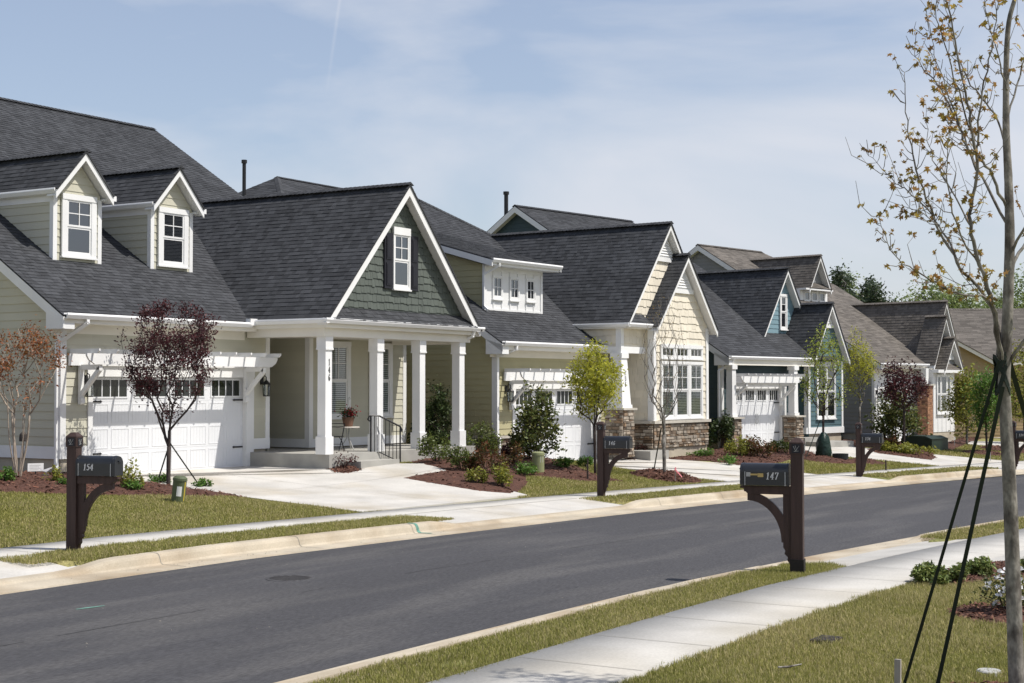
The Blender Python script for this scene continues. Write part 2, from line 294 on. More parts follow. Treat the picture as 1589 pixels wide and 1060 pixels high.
def ridge(m, p, q, w=.15, hip=False):    # cap shingles along a ridge, laid one over the next
    p, q = V3(*p), V3(*q); L = np.linalg.norm(q-p); d = (q-p)/L; s = np.cross(d, V3(0, 0, 1)); s /= np.linalg.norm(s); k = 0.
    while k < L:
        a, b = p+d*k, p+d*min(k+.16, L); z = V3(0, 0, 1); t = .05
        m.add([a+z*.053-d*.0, a+s*w-z*t+z*.02, a-s*w-z*t+z*.02, b+z*.045, b+s*w-z*t, b-s*w-z*t, a-z*.03], [(0, 1, 4, 3), (2, 0, 3, 5), (1, 0, 6), (0, 2, 6)]); k += .145

# ------------------------------------------------------------------ house pieces
def rakeboards(m, x0, z0, xa, za, x1, z1, y, h=.2, t=.035, drop=.03, plumb=True):
    for (a, b, c, d) in ((x0, z0, xa, za), (x1, z1, xa, za)):
        if plumb: m.slab([(a, y, b-drop-h), (c, y, d-drop-h), (c, y, d-drop), (a, y, b-drop)], (0, t, 0))
        else: m.slab([(a+(c-a)*h/(d-b), y, b-drop), (c, y, d-drop-h), (c, y, d-drop), (a, y, b-drop)], (0, t, 0))
def gable(parent, xc, hw, ze, za, yf, yb, ov, wallz=None, clad='siding', wmat='sidA', roofmat='slate', main=None, ze2=None, hw2=None, name='front_gable', rk=.2, returns=False, ywall_off=0, ridge_on=True, wall_lo=None, plumb=True):
    """A gable roof that runs front to back with white rakes, soffits and a clad wall.  main=(y0,z0,s): the roof it dies into."""
    hl = hw; hr = hw2 or hw; zl = ze; zr = ze if ze2 is None else ze2
    x0, x1 = xc-hl, xc+hr; skip = (lambda p: p[2] < main[1]+main[2]*(p[1]-main[0])-.2) if main else None
    wl = M(); yw = yf+ov; sl_, sr = (za-zl)/hl, (za-zr)/hr; wz = ze if wallz is None else wallz; d = .2
    top = za-d; xl = xc-(top-wz)/sl_; xr = xc+(top-wz)/sr; pl = [(xl, wz), (xr, wz), (xc, top)]
    if wall_lo: pl = [(wall_lo[0], wz), (wall_lo[1], wz), (wall_lo[1], top-sr*(wall_lo[1]-xc)), (xc, top), (wall_lo[0], top-sl_*(xc-wall_lo[0]))]
    if clad == 'shakes': shakes(wl, pl, (0, yw, 0), (1, 0, 0), (0, -1, 0), e=.185, wr=(.08, .21), jag=.03)
    elif clad == 'wave': shakes(wl, pl, (0, yw, 0), (1, 0, 0), (0, -1, 0), e=.24, wr=(.16, .34), jag=.03)
    else: siding(wl, pl, (0, yw, 0), (1, 0, 0), (0, -1, 0))
    g = wl.build(name, MT[wmat], parent)
    r = M()
    shingles(r, [(x0, yf-.03, zl), (x0, yb, zl), (xc, yb, za), (xc, yf-.03, za)], (xc-x0, 0, za-zl), skip)
    shingles(r, [(x1, yf-.03, zr), (x1, yb, zr), (xc, yb, za), (xc, yf-.03, za)], (xc-x1, 0, za-zr), skip)
    if ridge_on: ridge(r, (xc, yf-.03, za+.01), (xc, (main[0]+(za-main[1])/main[2]) if main else yb, za+.01))
    r.build('roof', MT[roofmat], g)
    t = M(); rakeboards(t, x0, zl, xc, za, x1, zr, yf, rk, plumb=plumb)
    for xe, ze_, sg in ((x0, zl, 1), (x1, zr, -1)):          # soffits under the rake overhang, and the level piece at the foot
        t.slab([(xe, yf+.036, ze_-.13), (xc, yf+.036, za-.13), (xc, yw+.03, za-.13), (xe, yw+.03, ze_-.13)], (0, 0, -.03))
    t.build('rake_trim', MT['white'], g)
    return g
def gutter_x(parent, x0, x1, y, z, drop=0):           # gutter along a front eave (x direction); outer face at y
    m = M(); prof = [(0, 0), (-.012, -.03), (-.012, -.045), (.03, -.12), (.115, -.12), (.115, 0), (.105, 0), (.105, -.1), (.035, -.1), (.012, 0)]
    n = len(prof); m.add([(x, y+a, z+b) for x in (x0, x1) for a, b in prof], [(i, (i+1) % n, n+(i+1) % n, n+i) for i in range(n)]+[tuple(range(n)), tuple(range(n, 2*n))[::-1]])
    return m.build('gutter', MT['gutter'], parent)
def gutter_y(parent, y0, y1, x, z):
    m = M(); prof = [(0, 0), (-.012, -.03), (-.012, -.045), (.03, -.12), (.115, -.12), (.115, 0), (.105, 0), (.105, -.1), (.035, -.1), (.012, 0)]
    n = len(prof); m.add([(x+a, y, z+b) for y in (y0, y1) for a, b in prof], [(i, (i+1) % n, n+(i+1) % n, n+i) for i in range(n)]+[tuple(range(n)), tuple(range(n, 2*n))[::-1]])
    return m.build('gutter', MT['gutter'], parent)
def downspout(parent, pts, name='downspout'):
    m = M()
    for i in range(len(pts)-1):
        p, q = V3(*pts[i]), V3(*pts[i+1]); d = q-p; d /= np.linalg.norm(d); m.bar(p-d*.03, q+d*.03, .075, .06, (0, 1, 0) if abs(d[2]) > .5 else (0, 0, 1))
    return m.build(name, MT['gutter'], parent)
def eave_box(parent, x0, x1, yo, yw, z, zl, name='soffit'):   # fascia and boxed soffit of a front eave
    m = M(); m.box((x0, yo+.115, zl), (x1, yo+.15, z+.02)); m.box((x0, yo+.15, zl), (x1, yw-.03, zl+.03)); m.box((x0, yw-.03, zl-.2), (x1, yw-.002, zl+.03)); return m.build(name, MT['cream'], parent)
def window(parent, x0, x1, z0, z1, y, up_=(2, 2), lo=(1, 1), trim=.10, head=.13, sill=.05, blinds=False, split=.5, names=('window', 'pane', 'blind'), single=False, sash=.045, trimmat='white'):
    m = M(); yo = y-.045
    m.box((x0-trim, yo, z0-sill-.02), (x0, y, z1)); m.box((x1, yo, z0-sill-.02), (x1+trim, y, z1)); m.box((x0-trim-.0, yo-.012, z1), (x1+trim+.0, y, z1+head)); m.box((x0-trim-.02, yo-.03, z0-sill-.06), (x1+trim+.02, y, z0-sill-.022)); m.box((x0, yo+.004, z0-sill-.02), (x1, y, z0))
    zm = z0+(z1-z0)*split; sashes = [(z0, z1, up_)] if single else [(zm, z1, up_), (z0, zm, lo)]
    for i, (a, b, gr) in enumerate(sashes):
        ys = yo+.012+(.014*(i)); s_ = sash
        m.box((x0, ys, a), (x0+s_, ys+.03, b)); m.box((x1-s_, ys, a), (x1, ys+.03, b)); m.box((x0+s_, ys, b-s_), (x1-s_, ys+.03, b)); m.box((x0+s_, ys, a), (x1-s_, ys+.03, a+s_))
        for k in range(1, gr[0]): xx = x0+(x1-x0)*k/gr[0]; m.box((xx-.011, ys+.004, a+s_), (xx+.011, ys+.016, b-s_))
        for k in range(1, gr[1]): zz = a+(b-a)*k/gr[1]; m.box((x0+s_, ys+.005, zz-.011), (x1-s_, ys+.015, zz+.011))
    o = m.build(names[0], MT[trimmat], parent); pm = M()
    pm.poly([(x0+.01, yo+.032, z0), (x1-.01, yo+.032, z0), (x1-.01, yo+.032, z1), (x0+.01, yo+.032, z1)])
    sub = o if names[0] == 'window' else parent
    pm.build(names[1], MT['clear' if blinds else 'glass'], sub)
    if blinds:
        b = M(); z = z0+.02; lo_ = z0 if blinds is True else z0+(z1-z0)*blinds
        b.poly([(x0, y-.002, z0), (x1, y-.002, z0), (x1, y-.002, z1), (x0, y-.002, z1)], 1)
        z = lo_
        while z < z1-.03: b.add([(x0+.03, y-.011, z), (x1-.03, y-.011, z), (x1-.03, y-.004, z+.034), (x0+.03, y-.004, z+.034)], [(0, 1, 2, 3)]); z += .052
        b.build(names[2], [MT['blind'], MT['dark']], sub)
    return o
def lantern(parent, x, y, z, s=1.0, lab=None):
    m = M(); c = (x, y-.16*s, z); m.box((x-.05*s, y-.03, z+.02*s), (x+.05*s, y, z+.2*s)); m.tube([(x, y-.02, z+.13*s), (x, y-.10*s, z+.24*s), (x, y-.16*s, z+.2*s), (x, y-.16*s, z+.12*s)], .012*s, 6)
    m.lathe([(.015*s, .13*s), (.05*s, .1*s), (.1*s, .04*s), (.105*s, .02*s)], c, 8); m.lathe([(.085*s, -.27*s), (.085*s, -.245*s)], c, 8)
    for k in range(6): a = k*math.pi/3+.3; m.bar((c[0]+.078*s*math.cos(a), c[1]+.078*s*math.sin(a), z-.25*s), (c[0]+.092*s*math.cos(a), c[1]+.092*s*math.sin(a), z+.03*s), .012*s, .012*s)
    o = m.build('wall_lantern', MT['black'], parent); g = M(); g.lathe([(.07*s, -.24*s), (.084*s, .02*s)], c, 8); g.build('pane', MT['clear'], o); return o
def garage_door(parent, x0, x1, z1, y, groups=4, lights=4, rows=3, handles=False, z0=0.0):
    m = M(); m.box((x0, y, z0+.01), (x1, y+.05, z0+z1)); H = z1/(rows+1); Wd = (x1-x0)/groups
    for r in range(rows+1):
        m.box((x0, y-.004, z0+r*H+.004), (x1, y, z0+(r+1)*H-.004))
        if r == rows: continue
        for g in range(groups*2):
            a = x0+g*Wd/2; b = a+Wd/2; p, q, u, v = a+.07, b-.07, z0+r*H+.075, z0+(r+1)*H-.075; t = .022
            for (e, f, k, l) in ((p, q, v, v+t), (p, q, u-t, u), (p-t, p, u-t, v+t), (q, q+t, u-t, v+t)): m.box((e, y-.011, k), (f, y-.004, l))
            n = 5
            for k in range(1, n): xx = p+(q-p)*k/n; m.box((xx-.004, y-.006, u), (xx+.004, y-.004, v))
    pn = M(); zt, zb = z0+z1-.07, z0+z1-H+.10
    for g in range(groups):
        a = x0+g*Wd+.13; b = x0+(g+1)*Wd-.13; pn.poly([(a, y-.006, zb), (b, y-.006, zb), (b, y-.006, zt), (a, y-.006, zt)])
        for (e, f, k, l) in ((a-.035, b+.035, zt, zt+.035), (a-.035, b+.035, zb-.035, zb), (a-.035, a, zb, zt), (b, b+.035, zb, zt)): m.box((e, y-.02, k), (f, y-.004, l))
        for k in range(1, lights): xx = a+(b-a)*k/lights; m.box((xx-.012, y-.018, zb), (xx+.012, y-.0075, zt))
    o = m.build('garage_door', MT['door'], parent); pn.build('pane', MT['glasslt'], o)
    for xx, sg in ((x0+.02, 1), (x1-.02, -1)):
        for zz in (z0+H*.9, z0+z1-H*1.0):
            h = M(); h.box((xx, y-.03, zz-.018), (xx+sg*.3, y-.016, zz+.018)); h.slab([(xx+sg*.3, y-.028, zz-.03), (xx+sg*.36, y-.028, zz), (xx+sg*.3, y-.028, zz+.03)], (0, .012, 0)); h.build('hinge', MT['black'], o)
    if handles:
        k = M(); xc = (x0+x1)/2
        for sg in (-1, 1): k.tube([(xc+sg*.05, y-.03, z0+z1*.38), (xc+sg*.09, y-.06, z0+z1*.43), (xc+sg*.05, y-.06, z0+z1*.47), (xc+sg*.09, y-.06, z0+z1*.51), (xc+sg*.05, y-.03, z0+z1*.56)], .010, 5)
        k.build('handle', MT['greymetal'], o)
    return o
def pergola(parent, x0, x1, y, z, p=.7, n=12):
    """white trellis over a garage door: bracketed beam, ledger and short rafters.  z = underside of the beam."""
    g = M(); e = .22
    g.slab([(x0, y-p, z+.18), (x0+.06, y-p, z+.0+.09), (x0+e, y-p, z), (x1-e, y-p, z), (x1-.06, y-p, z+.09), (x1, y-p, z+.18), (x1, y-p, z+.23), (x0, y-p, z+.23)], (0, .05, 0))
    o = g.build('pergola', MT['white'], parent)
    b = M(); b.box((x0+.1, y-.05, z-.02), (x1-.1, y-.0, z+.23)); b.build('ledger', MT['white'], o)
    for k in range(n):
        xx = x0+.14+(x1-x0-.28)*k/(n-1); r = M(); r.slab([(xx, y, z+.232), (xx, y-p-.14, z+.232), (xx, y-p-.2, z+.28), (xx, y-p-.2, z+.33), (xx, y, z+.33)], (.038, 0, 0)); r.build('rafter', MT['white'], o)
    for xx in (x0+.42, x1-.42):
        k = M(); k.box((xx-.05, y-.075, z-.85), (xx+.05, y-.002, z-.022)); k.slab([(xx-.05, y-.075, z-.85), (xx-.05, y-.075, z-.75), (xx-.05, y-.11, z-.72), (xx-.05, y-.11, z-.82)], (.1, 0, 0))
        n_ = 7; pr = []; qr = []
        for i in range(n_): a = i/(n_-1); yy = y-.076-(p-.12)*a; zz = z-.62+.55*a+.0*math.sin(a*math.pi); pr.append((xx-.045, yy, zz-.06)); qr.append((xx-.045, yy, zz+.06))
        k.slab(pr+qr[::-1], (.09, 0, 0)); k.box((xx-.045, y-p+.06, z-.11), (xx+.045, y-.076, z-.002)); k.build('bracket', MT['white'], o)
    return o
def column(parent, x, y, z0, z1, w=.24, wb=.30, hb=.42, ht=.28):
    m = M(); m.box((x-w/2, y-w/2, z0+hb), (x+w/2, y+w/2, z1-ht)); m.box((x-wb/2, y-wb/2, z0), (x+wb/2, y+wb/2, z0+hb)); m.box((x-wb/2+.01, y-wb/2+.01, z1-ht), (x+wb/2-.01, y+wb/2-.01, z1)); m.box((x-wb/2-.0, y-wb/2-.0, z1-ht-.04), (x+wb/2, y+wb/2, z1-ht-.001))
    return m.build('column', MT['white'], parent)
def tapered(parent, x, y, z0, zs, z1, ws=.55, wb=.42, wt=.30, mat='stone'):
    s = M(); h = ws/2
    for P, U, Nn in (((x-h, y-h, 0), (1, 0, 0), (0, -1, 0)), ((x-h, y+h, 0), (0, -1, 0), (-1, 0, 0)), ((x+h, y-h, 0), (0, 1, 0), (1, 0, 0)), ((x+h, y+h, 0), (-1, 0, 0), (0, 1, 0))):
        if mat == 'brick': stones(s, ws, zs, P, U, Nn, z0, hr=(.065, .07), wr=(.18, .22), dr=(.006, .012))
        else: stones(s, ws, zs, P, U, Nn, z0)
    c = s.build('column', MT[mat], parent); k = M(); k.box((x-h-.09, y-h-.09, zs), (x+h+.09, y+h+.09, zs+.06)); k.build('stone_cap', MT['cap'], c)
    if z1:
        t = M(); a, b = wb/2, wt/2; q = zs+.06
        t.box((x-a-.03, y-a-.03, q), (x+a+.03, y+a+.03, q+.1)); q += .1
        t.add([(x-a, y-a, q), (x+a, y-a, q), (x+a, y+a, q), (x-a, y+a, q), (x-b, y-b, z1-.16), (x+b, y-b, z1-.16), (x+b, y+b, z1-.16), (x-b, y+b, z1-.16)], [(0, 1, 5, 4), (1, 2, 6, 5), (2, 3, 7, 6), (3, 0, 4, 7)])
        t.box((x-b-.04, y-b-.04, z1-.16), (x+b+.04, y+b+.04, z1)); t.build('column_shaft', MT['white'], c)
    return c
# digits and letters drawn as pen strokes with thick and thin parts
GL = {'1': [[(.28, .82), (.5, 1), (.5, 0)], [(.25, 0), (.75, 0)]], '2': [[(.15, .78), (.3, .97), (.6, 1), (.82, .8), (.7, .5), (.15, 0), (.85, 0)]], '3': [[(.18, .85), (.45, 1), (.78, .82), (.7, .58), (.42, .52), (.75, .42), (.82, .2), (.5, 0), (.15, .12)]],
      '4': [[(.66, 0), (.66, 1), (.1, .3), (.92, .3)], [(.48, 0), (.84, 0)]], '5': [[(.82, 1), (.3, 1), (.24, .56), (.55, .62), (.82, .4), (.7, .08), (.4, 0), (.14, .12)]], '6': [[(.78, .9), (.5, 1), (.22, .65), (.18, .3), (.4, 0), (.7, .05), (.82, .3), (.65, .52), (.35, .5), (.2, .35)]],
      '7': [[(.14, .82), (.14, 1), (.86, 1), (.42, 0)]]}
def lettering(m, txt, P, U, W, Nn, h, ratio=.62, sp=.78, th=.1, slant=.0, vertical=False):
    P, U, W, Nn = V3(*P), V3(*U), V3(*W), V3(*Nn)
    for i, ch in enumerate(txt):
        O = P+(-W*h*1.3*i if vertical else U*h*sp*i)
        for st in GL[ch]:
            for a, b in zip(st[:-1], st[1:]):
                pa, pb = (O+U*h*(ratio*p[0]+slant*p[1])+W*h*p[1] for p in (a, b)); d = pb-pa; d /= np.linalg.norm(d); s = np.cross(Nn, d); wd = th*h*(.55+.45*abs(d@W)); e = d*th*h*.25
                m.slab([pa-s*wd/2-e, pb-s*wd/2+e, pb+s*wd/2+e, pa+s*wd/2-e], Nn*.004)
# ------------------------------------------------------------------ house A: sage siding, two dormers, columned porch
def louver(parent, xc, z0, za, sl, y, depth=.0):      # triangular white gable vent with slats
    m = M(); hw = (za-z0)/sl; m.slab([(xc-hw, y, z0), (xc+hw, y, z0), (xc, y, za)], (0, -.02, 0)); z = z0+.1
    while z < za-.15:
        q = (za-z)/sl-.07
        if q > .05: m.slab([(xc-q, y-.022, z), (xc+q, y-.022, z), (xc+q, y-.05, z-.05), (xc-q, y-.05, z-.05)], (0, .004, .012))
        z += .085
    m.box((xc-hw-.02, y-.05, z0-.14), (xc+hw+.02, y, z0)); return m.build('gable_vent', MT['white'], parent)
def cboard(m, x, y, z0, z1, w=.12, sx=1, sy=1): m.box((x-.03*sx, y-.032, z0), (x+w*sx, y-.001, z1)); m.box((x-.032*sx, y-.031, z0), (x-.001*sx, y+w, z1))
HA = thing('house', 'pale sage house with two dormers and a four-column porch numbered 146', 'house', (22.1, 24.85, .45))
mA = (-.4, 3.45, .64); rA = lambda y: mA[1]+mA[2]*(y-mA[0]); YR = 10.1; ZR = rA(YR)
wl = M(); L_ = (-1, 0, 0); F_ = (0, -1, 0)
siding(wl, [(0, .68), (.84, .68), (.84, 3.3), (0, 3.3)], (0, 0, 0), (1, 0, 0), F_); siding(wl, [(.84, 2.3), (6.0, 2.3), (6.0, 3.3), (.84, 3.3)], (0, 0, 0), (1, 0, 0), F_); siding(wl, [(6.0, .68), (6.6, .68), (6.6, 3.3), (6.0, 3.3)], (0, 0, 0), (1, 0, 0), F_)
zt = lambda y: rA(y)-.24
siding(wl, [(0, .68), (-20.2, .68), (-20.2, zt(0)), (-YR, zt(YR)), (0, zt(0))], (0, 0, 0), (0, -1, 0), L_)       # left gable end
siding(wl, [(0, .35), (2.2, .35), (2.2, 3.3), (0, 3.3)], (6.6, 2.2, 0), (0, -1, 0), (1, 0, 0))
siding(wl, [(0, .35), (1.6, .35), (1.6, 3.3), (0, 3.3)], (6.6, 2.2, 0), (1, 0, 0), F_)
siding(wl, [(-2.2, .6), (0, .6), (0, 3.3), (-2.2, 3.3)], (8.2, 0, 0), (0, -1, 0), L_)
siding(wl, [(0, .6), (4.2, .6), (4.2, 3.3), (0, 3.3)], (8.2, 0, 0), (1, 0, 0), F_)
siding(wl, [(0, .4), (20.2, .4), (20.2, zt(0)), (YR, zt(YR)), (0, zt(0))], (12.4, 0, 0), (0, 1, 0), (1, 0, 0))
wl.poly([(0, 20.2, 0), (12.4, 20.2, 0), (12.4, 20.2, 3.4), (0, 20.2, 3.4)])
wl.build('wall', MT['sidA'], HA)
fd = M(); fd.box((.02, .03, -1), (.82, .3, .45)); fd.box((.03, .02, -1), (.2, 20, .45)); fd.box((6.02, .03, -1), (6.55, .3, .45)); fd.box((8.25, .05, -1), (12.35, 20, .4)); fd.build('foundation', MT['found'], HA)
tr = M(); cboard(tr, 0, 0, .68, 3.3); cboard(tr, 6.6, 0, .68, 3.3, sx=-1); cboard(tr, 8.2, 0, .6, 3.2); cboard(tr, 12.4, 0, .4, 3.3, sx=-1)
tr.box((-.035, -.035, .42), (.74, .03, .68)); tr.box((-.035, .03, .42), (.0, 20.2, .68)); tr.box((6.0, -.035, .42), (6.64, .0, .68)); tr.box((8.17, -.034, .38), (12.4, .0, .6)); tr.box((8.165, -.033, .38), (8.2, 2.2, .6))
tr.box((.72, -.05, 0), (.85, .12, 2.32)); tr.box((5.77, -.05, 0), (6.03, .12, 2.32)); tr.box((.7, -.055, 2.17), (6.05, .12, 2.42))
tr.build('trim', MT['white'], HA)
gd = garage_door(HA, .85, 5.77, 2.17, .09)
cl = M(); cl.box((.8, .15, 0), (6, .2, 2.4)); cl.build('dark_backing', MT['dark'], HA)
pergola(HA, .05, 6.1, -.056, 2.42, .68, 12)
lantern(HA, .62, -.03, 2.0); lantern(HA, 6.32, -.03, 1.98)
rf = M(); skA = lambda p: (p[0] > 5.7 and p[0] < 12.0 and p[2] < 3.56+1.077*(3.25-abs(p[0]-8.85))-.25)
shingles(rf, [(-.32, -.43, rA(-.43)), (12.72, -.43, rA(-.43)), (12.72, YR, ZR), (-.32, YR, ZR)], (0, 1, .64), skA)
rf.slab([(-.32, YR, ZR), (12.72, YR, ZR), (12.72, 20.63, rA(-.43)), (-.32, 20.63, rA(-.43))], (0, 0, -.03)); ridge(rf, (-.32, YR, ZR), (12.72, YR, ZR)); rf.build('roof', MT['slate'], HA)
rk = M()
for xx in (-.32, 12.69):
    a = (xx, -.42, rA(-.42)-.03); b = (xx, YR, ZR-.03); c = (xx, 20.6, rA(-.42)-.03)
    for p, q in ((a, b), (c, b)): rk.slab([(p[0], p[1], p[2]-.24), (q[0], q[1], q[2]-.24), q, p], (.035, 0, 0))
for x0, x1 in ((-.285, -.002), (12.41, 12.69)): rk.slab([(x0, -.4, rA(-.4)-.2), (x1, -.4, rA(-.4)-.2), (x1, YR, ZR-.2), (x0, YR, ZR-.2)], (0, 0, -.03))
rk.slab([(-.326, -.413, 3.16), (-.326, .1, 3.16), (-.326, .1, 3.62), (-.326, -.413, 3.38)], (.32, 0, 0)); rk.build('rake_trim', MT['white'], HA)
eave_box(HA, -.28, 5.7, -.53, 0, 3.44, 3.28); gutter_x(HA, -.3, 5.45, -.52, 3.49)
downspout(HA, [(.3, -.46, 3.38), (.3, -.46, 3.3), (-.06, .05, 2.85), (-.06, .05, .25)])
# dormers
for xc in (1.97, 4.98):
    g = gable(HA, xc, .86, 6.38, 7.33, 1.45, 5.8, .28, wallz=4.7, main=mA, name='dormer', rk=.19, wall_lo=(xc-.69, xc+.69), wmat='sidA')
    t = M()
    for sx in (-1, 1):
        x = xc+sx*.69; cboard(t, x, 1.73, rA(1.73)-.05, 6.28, .085, -sx, 1)
        yy = lambda z: (z-mA[1])/mA[2]+mA[0]
        sw = M(); pl = [(-1.74, rA(1.74)-.1), (-1.74, 6.26), (-yy(6.26)-.1, 6.26)]; siding(sw, pl if sx < 0 else [(-p[0], p[1]) for p in pl], (x, 0, 0), (0, -1 if sx < 0 else 1, 0), (sx, 0, 0)); sw.build('side_wall', MT['sidA'], g)
        t.box((x+sx*.0, 1.6, 6.26), (x+sx*.1, yy(6.4), 6.31)); t.box((x+sx*.1, 1.6, 6.27), (x+sx*.125, yy(6.4), 6.39)); t.box((x+sx*.012, 1.76, 6.12), (x+sx*.034, yy(6.2), 6.26))
    t.build('corner_trim', MT['white'], g)
    for sx in (-1,): 
        q = gutter_y(g, 1.47, 5.0, xc-.89, 6.40)
    q = M(); q.box((xc+.845, 1.47, 6.27), (xc+.96, 4.9, 6.39)); q.build('gutter', MT['gutter'], g)
    window(g, xc-.35, xc+.37, 4.98, 6.20, 1.69, (2, 2), (1, 1), .15, .13, names=('window_frame', 'pane', 'blind'))
# front gable over the porch
g = gable(HA, 8.85, 3.25, 3.56, 7.06, -2.7, 5.4, .3, hw2=3.34, ze2=3.463, wallz=3.72, clad='shakes', wmat='shG', main=mA, name='front_gable', rk=.26, plumb=False)  # right slope carried farther out to shade the end of the porch wall
window(g, 8.52, 9.14, 4.48, 5.78, -2.44, (2, 2), (1, 1), .05, .19, names=('window_frame', 'pane', 'blind'))
for sx in (-1, 1):
    x = 8.83+sx*.55; s_ = M(); s_.box((x-.17, -2.47, 4.4), (x+.17, -2.43, 5.80))
    for z0, z1 in ((4.48, 5.05), (5.13, 5.72)): s_.box((x-.11, -2.487, z0), (x+.11, -2.47, z1)); s_.box((x-.075, -2.494, z0+.04), (x+.075, -2.487, z1-.04))
    s_.build('shutter', MT['vinyl'], g)
pr = M(); shingles(pr, [(5.75, -2.74, 3.53), (11.95, -2.74, 3.53), (11.6, -2.40, 3.84), (6.05, -2.40, 3.84)], (0, .34, .31)); pr.build('pent_roof', MT['slate'], g)
pb = M(); pb.box((5.62, -2.6, 3.34), (12.1, -2.2, 3.5)); pb.box((5.74, -2.46, 3.14), (12.0, -2.14, 3.34)); pb.box((5.62, -2.2, 3.34), (6.1, -.04, 3.5)); pb.box((5.76, -2.14, 3.14), (6.06, -.05, 3.34)); pb.box((6.06, -2.14, 3.2), (12.0, 2.2, 3.24)); pb.box((11.7, -2.14, 3.1), (12.0, -.05, 3.34)); pb.box((11.7, -2.2, 3.34), (12.1, -.04, 3.5)); pb.build('porch_beam', MT['cream'], HA)
gutter_x(HA, 5.5, 12.32, -2.73, 3.56); gutter_y(HA, -2.72, -.42, 5.5, 3.555); gutter_y(HA, -2.6, -.42, 12.2, 3.47)  # last gutter, on the right eave, added for more shade on the porch wall
dv = M(); dv.box((5.35, -.53, 3.42), (5.62, -.38, 3.58)); dv.build('gutter_guard', MT['gutter'], HA)
for cx in (5.97, 8.0, 9.82, 11.66): cc = column(HA, cx, -2.3, .35, 3.14)
nm = M(); lettering(nm, '146', (5.95, -2.424, 2.46), (1, 0, 0), (0, 0, 1), F_, .14, vertical=True, ratio=.5, th=.15); nm.build('house_number', MT['darknum'], HA)
downspout(HA, [(11.9, -2.66, 3.45), (11.9, -2.6, 3.3), (11.86, -2.2, 3.1), (11.86, -2.16, .4)])
pf = M(); pf.box((5.9, -2.5, -.6), (12.2, 0.0, .35)); pf.box((6.62, 0, -.6), (8.2, 2.2, .35)); pf.build('porch_slab', MT['porch'], HA)
st = M(); st.box((6.5, -2.98, -.5), (8.05, -2.5, .17)); st.build('porch_step', MT['porch'], HA)
window(HA, 8.95, 9.72, 1.2, 3.02, -.03, (2, 2), (1, 1), .13, .12, blinds=True); window(HA, 10.83, 11.6, 1.2, 3.02, -.03, (2, 2), (1, 1), .13, .12, blinds=True)
dr = M(); dr.box((6.9, 2.14, .35), (7.85, 2.19, 2.45)); dr.build('door', MT['vinyl'], HA)
rl = M(); q0, q1 = (7.62, -2.42), (8.35, -2.78); n = 8
P = lambda k: (q0[0]+(q1[0]-q0[0])*k, q0[1]+(q1[1]-q0[1])*k)
rl.tube([(P(-.04)[0], P(-.04)[1], 1.10), (P(-.1)[0], P(-.1)[1], 1.15), (P(-.05)[0], P(-.05)[1], 1.22), (*P(0), 1.24), (*P(.28), 1.23), (*P(1), .96), (*P(1.06), .88), (*P(1), .82)], .022, 6); rl.tube([(*P(0), .34), (*P(.28), .34), (*P(1), .08)], .014, 6)
rl.tube([(*P(0), .17), (*P(0), 1.24)], .024, 6); rl.tube([(*P(1), -.3), (*P(1), .95)], .022, 6)
for k in range(1, n): a = k/n; zt_ = 1.23-.27*max(0, (a-.28)/.72); zb_ = .34-.26*max(0, (a-.28)/.72); rl.tube([(*P(a), zb_), (*P(a), zt_)], .010, 5)
rl.build('railing', MT['black'], HA)

# ------------------------------------------------------------------ house B: olive siding, cream shake gables, stone
HB = thing('house', 'olive house with cream shake gables, a tapered stone column and number 136', 'house', (36.05, 22.80, .134), R(-3.5))
mB = (-.45, 3.5, .64); rB = lambda y: mB[1]+mB[2]*(y-mB[0])
wl = M(); siding(wl, [(0, .85), (.9, .85), (.9, 3.3), (0, 3.3)], (0, 0, 0), (1, 0, 0), F_); siding(wl, [(.9, 2.35), (5.4, 2.35), (5.4, 3.3), (.9, 3.3)], (0, 0, 0), (1, 0, 0), F_); siding(wl, [(5.4, .6), (5.9, .6), (5.9, 3.3), (5.4, 3.3)], (0, 0, 0), (1, 0, 0), F_)
siding(wl, [(0, .3), (-15.5, .3), (-15.5, 3.3), (-11.3, rB(4.2)-.25), (-4.2, rB(4.2)-.25), (0, 3.55)], (0, 0, 0), (0, -1, 0), L_)
siding(wl, [(-1.16, rB(1.16)-.1), (-1.16, 5.85), (-4.9, 6.9), (-4.9, rB(4.9)-.1)], (1.02, 0, 0), (0, -1, 0), L_); siding(wl, [(1.16, rB(1.16)-.1), (1.16, 5.85), (4.9, 6.9), (4.9, rB(4.9)-.1)], (3.97, 0, 0), (0, 1, 0), (1, 0, 0))
wl.poly([(10.2, -1, .1), (10.2, 15, .1), (10.2, 15, 4.3), (10.2, -1, 4.3)]); wl.poly([(0, 15.5, .1), (10.2, 15.5, .1), (10.2, 15.5, 3.4), (0, 15.5, 3.4)])
wl.build('wall', MT['sidB'], HB)
fr = M(); fr.box((1.0, 1.14, 4.45), (3.99, 1.17, 5.85))
for k in range(8): xx = 1.02+.42*k; fr.box((xx-.022, 1.115, 4.45), (xx+.022, 1.14, 5.85))
fr.box((.98, 1.11, 4.42), (1.08, 1.2, 5.85)); fr.box((3.91, 1.11, 4.42), (4.01, 1.2, 5.85)); fr.box((1.08, 1.118, 4.45), (3.91, 1.14, 4.58)); fr.box((1.08, 1.118, 5.68), (3.91, 1.14, 5.85))
fr.build('board_and_batten_wall', MT['white'], HB)
for x0 in (1.43, 2.30, 3.17): window(HB, x0, x0+.40, 4.93, 5.5, 1.14, (2, 2), (1, 1), .055, .055, single=True, sash=.03)
rf = M(); zc = rB(7.75); skB = lambda p: (p[0] > 5.2 and p[0] < 10.4 and p[2] < 4.22+1.222*(2.7-abs(p[0]-7.8))-.25)
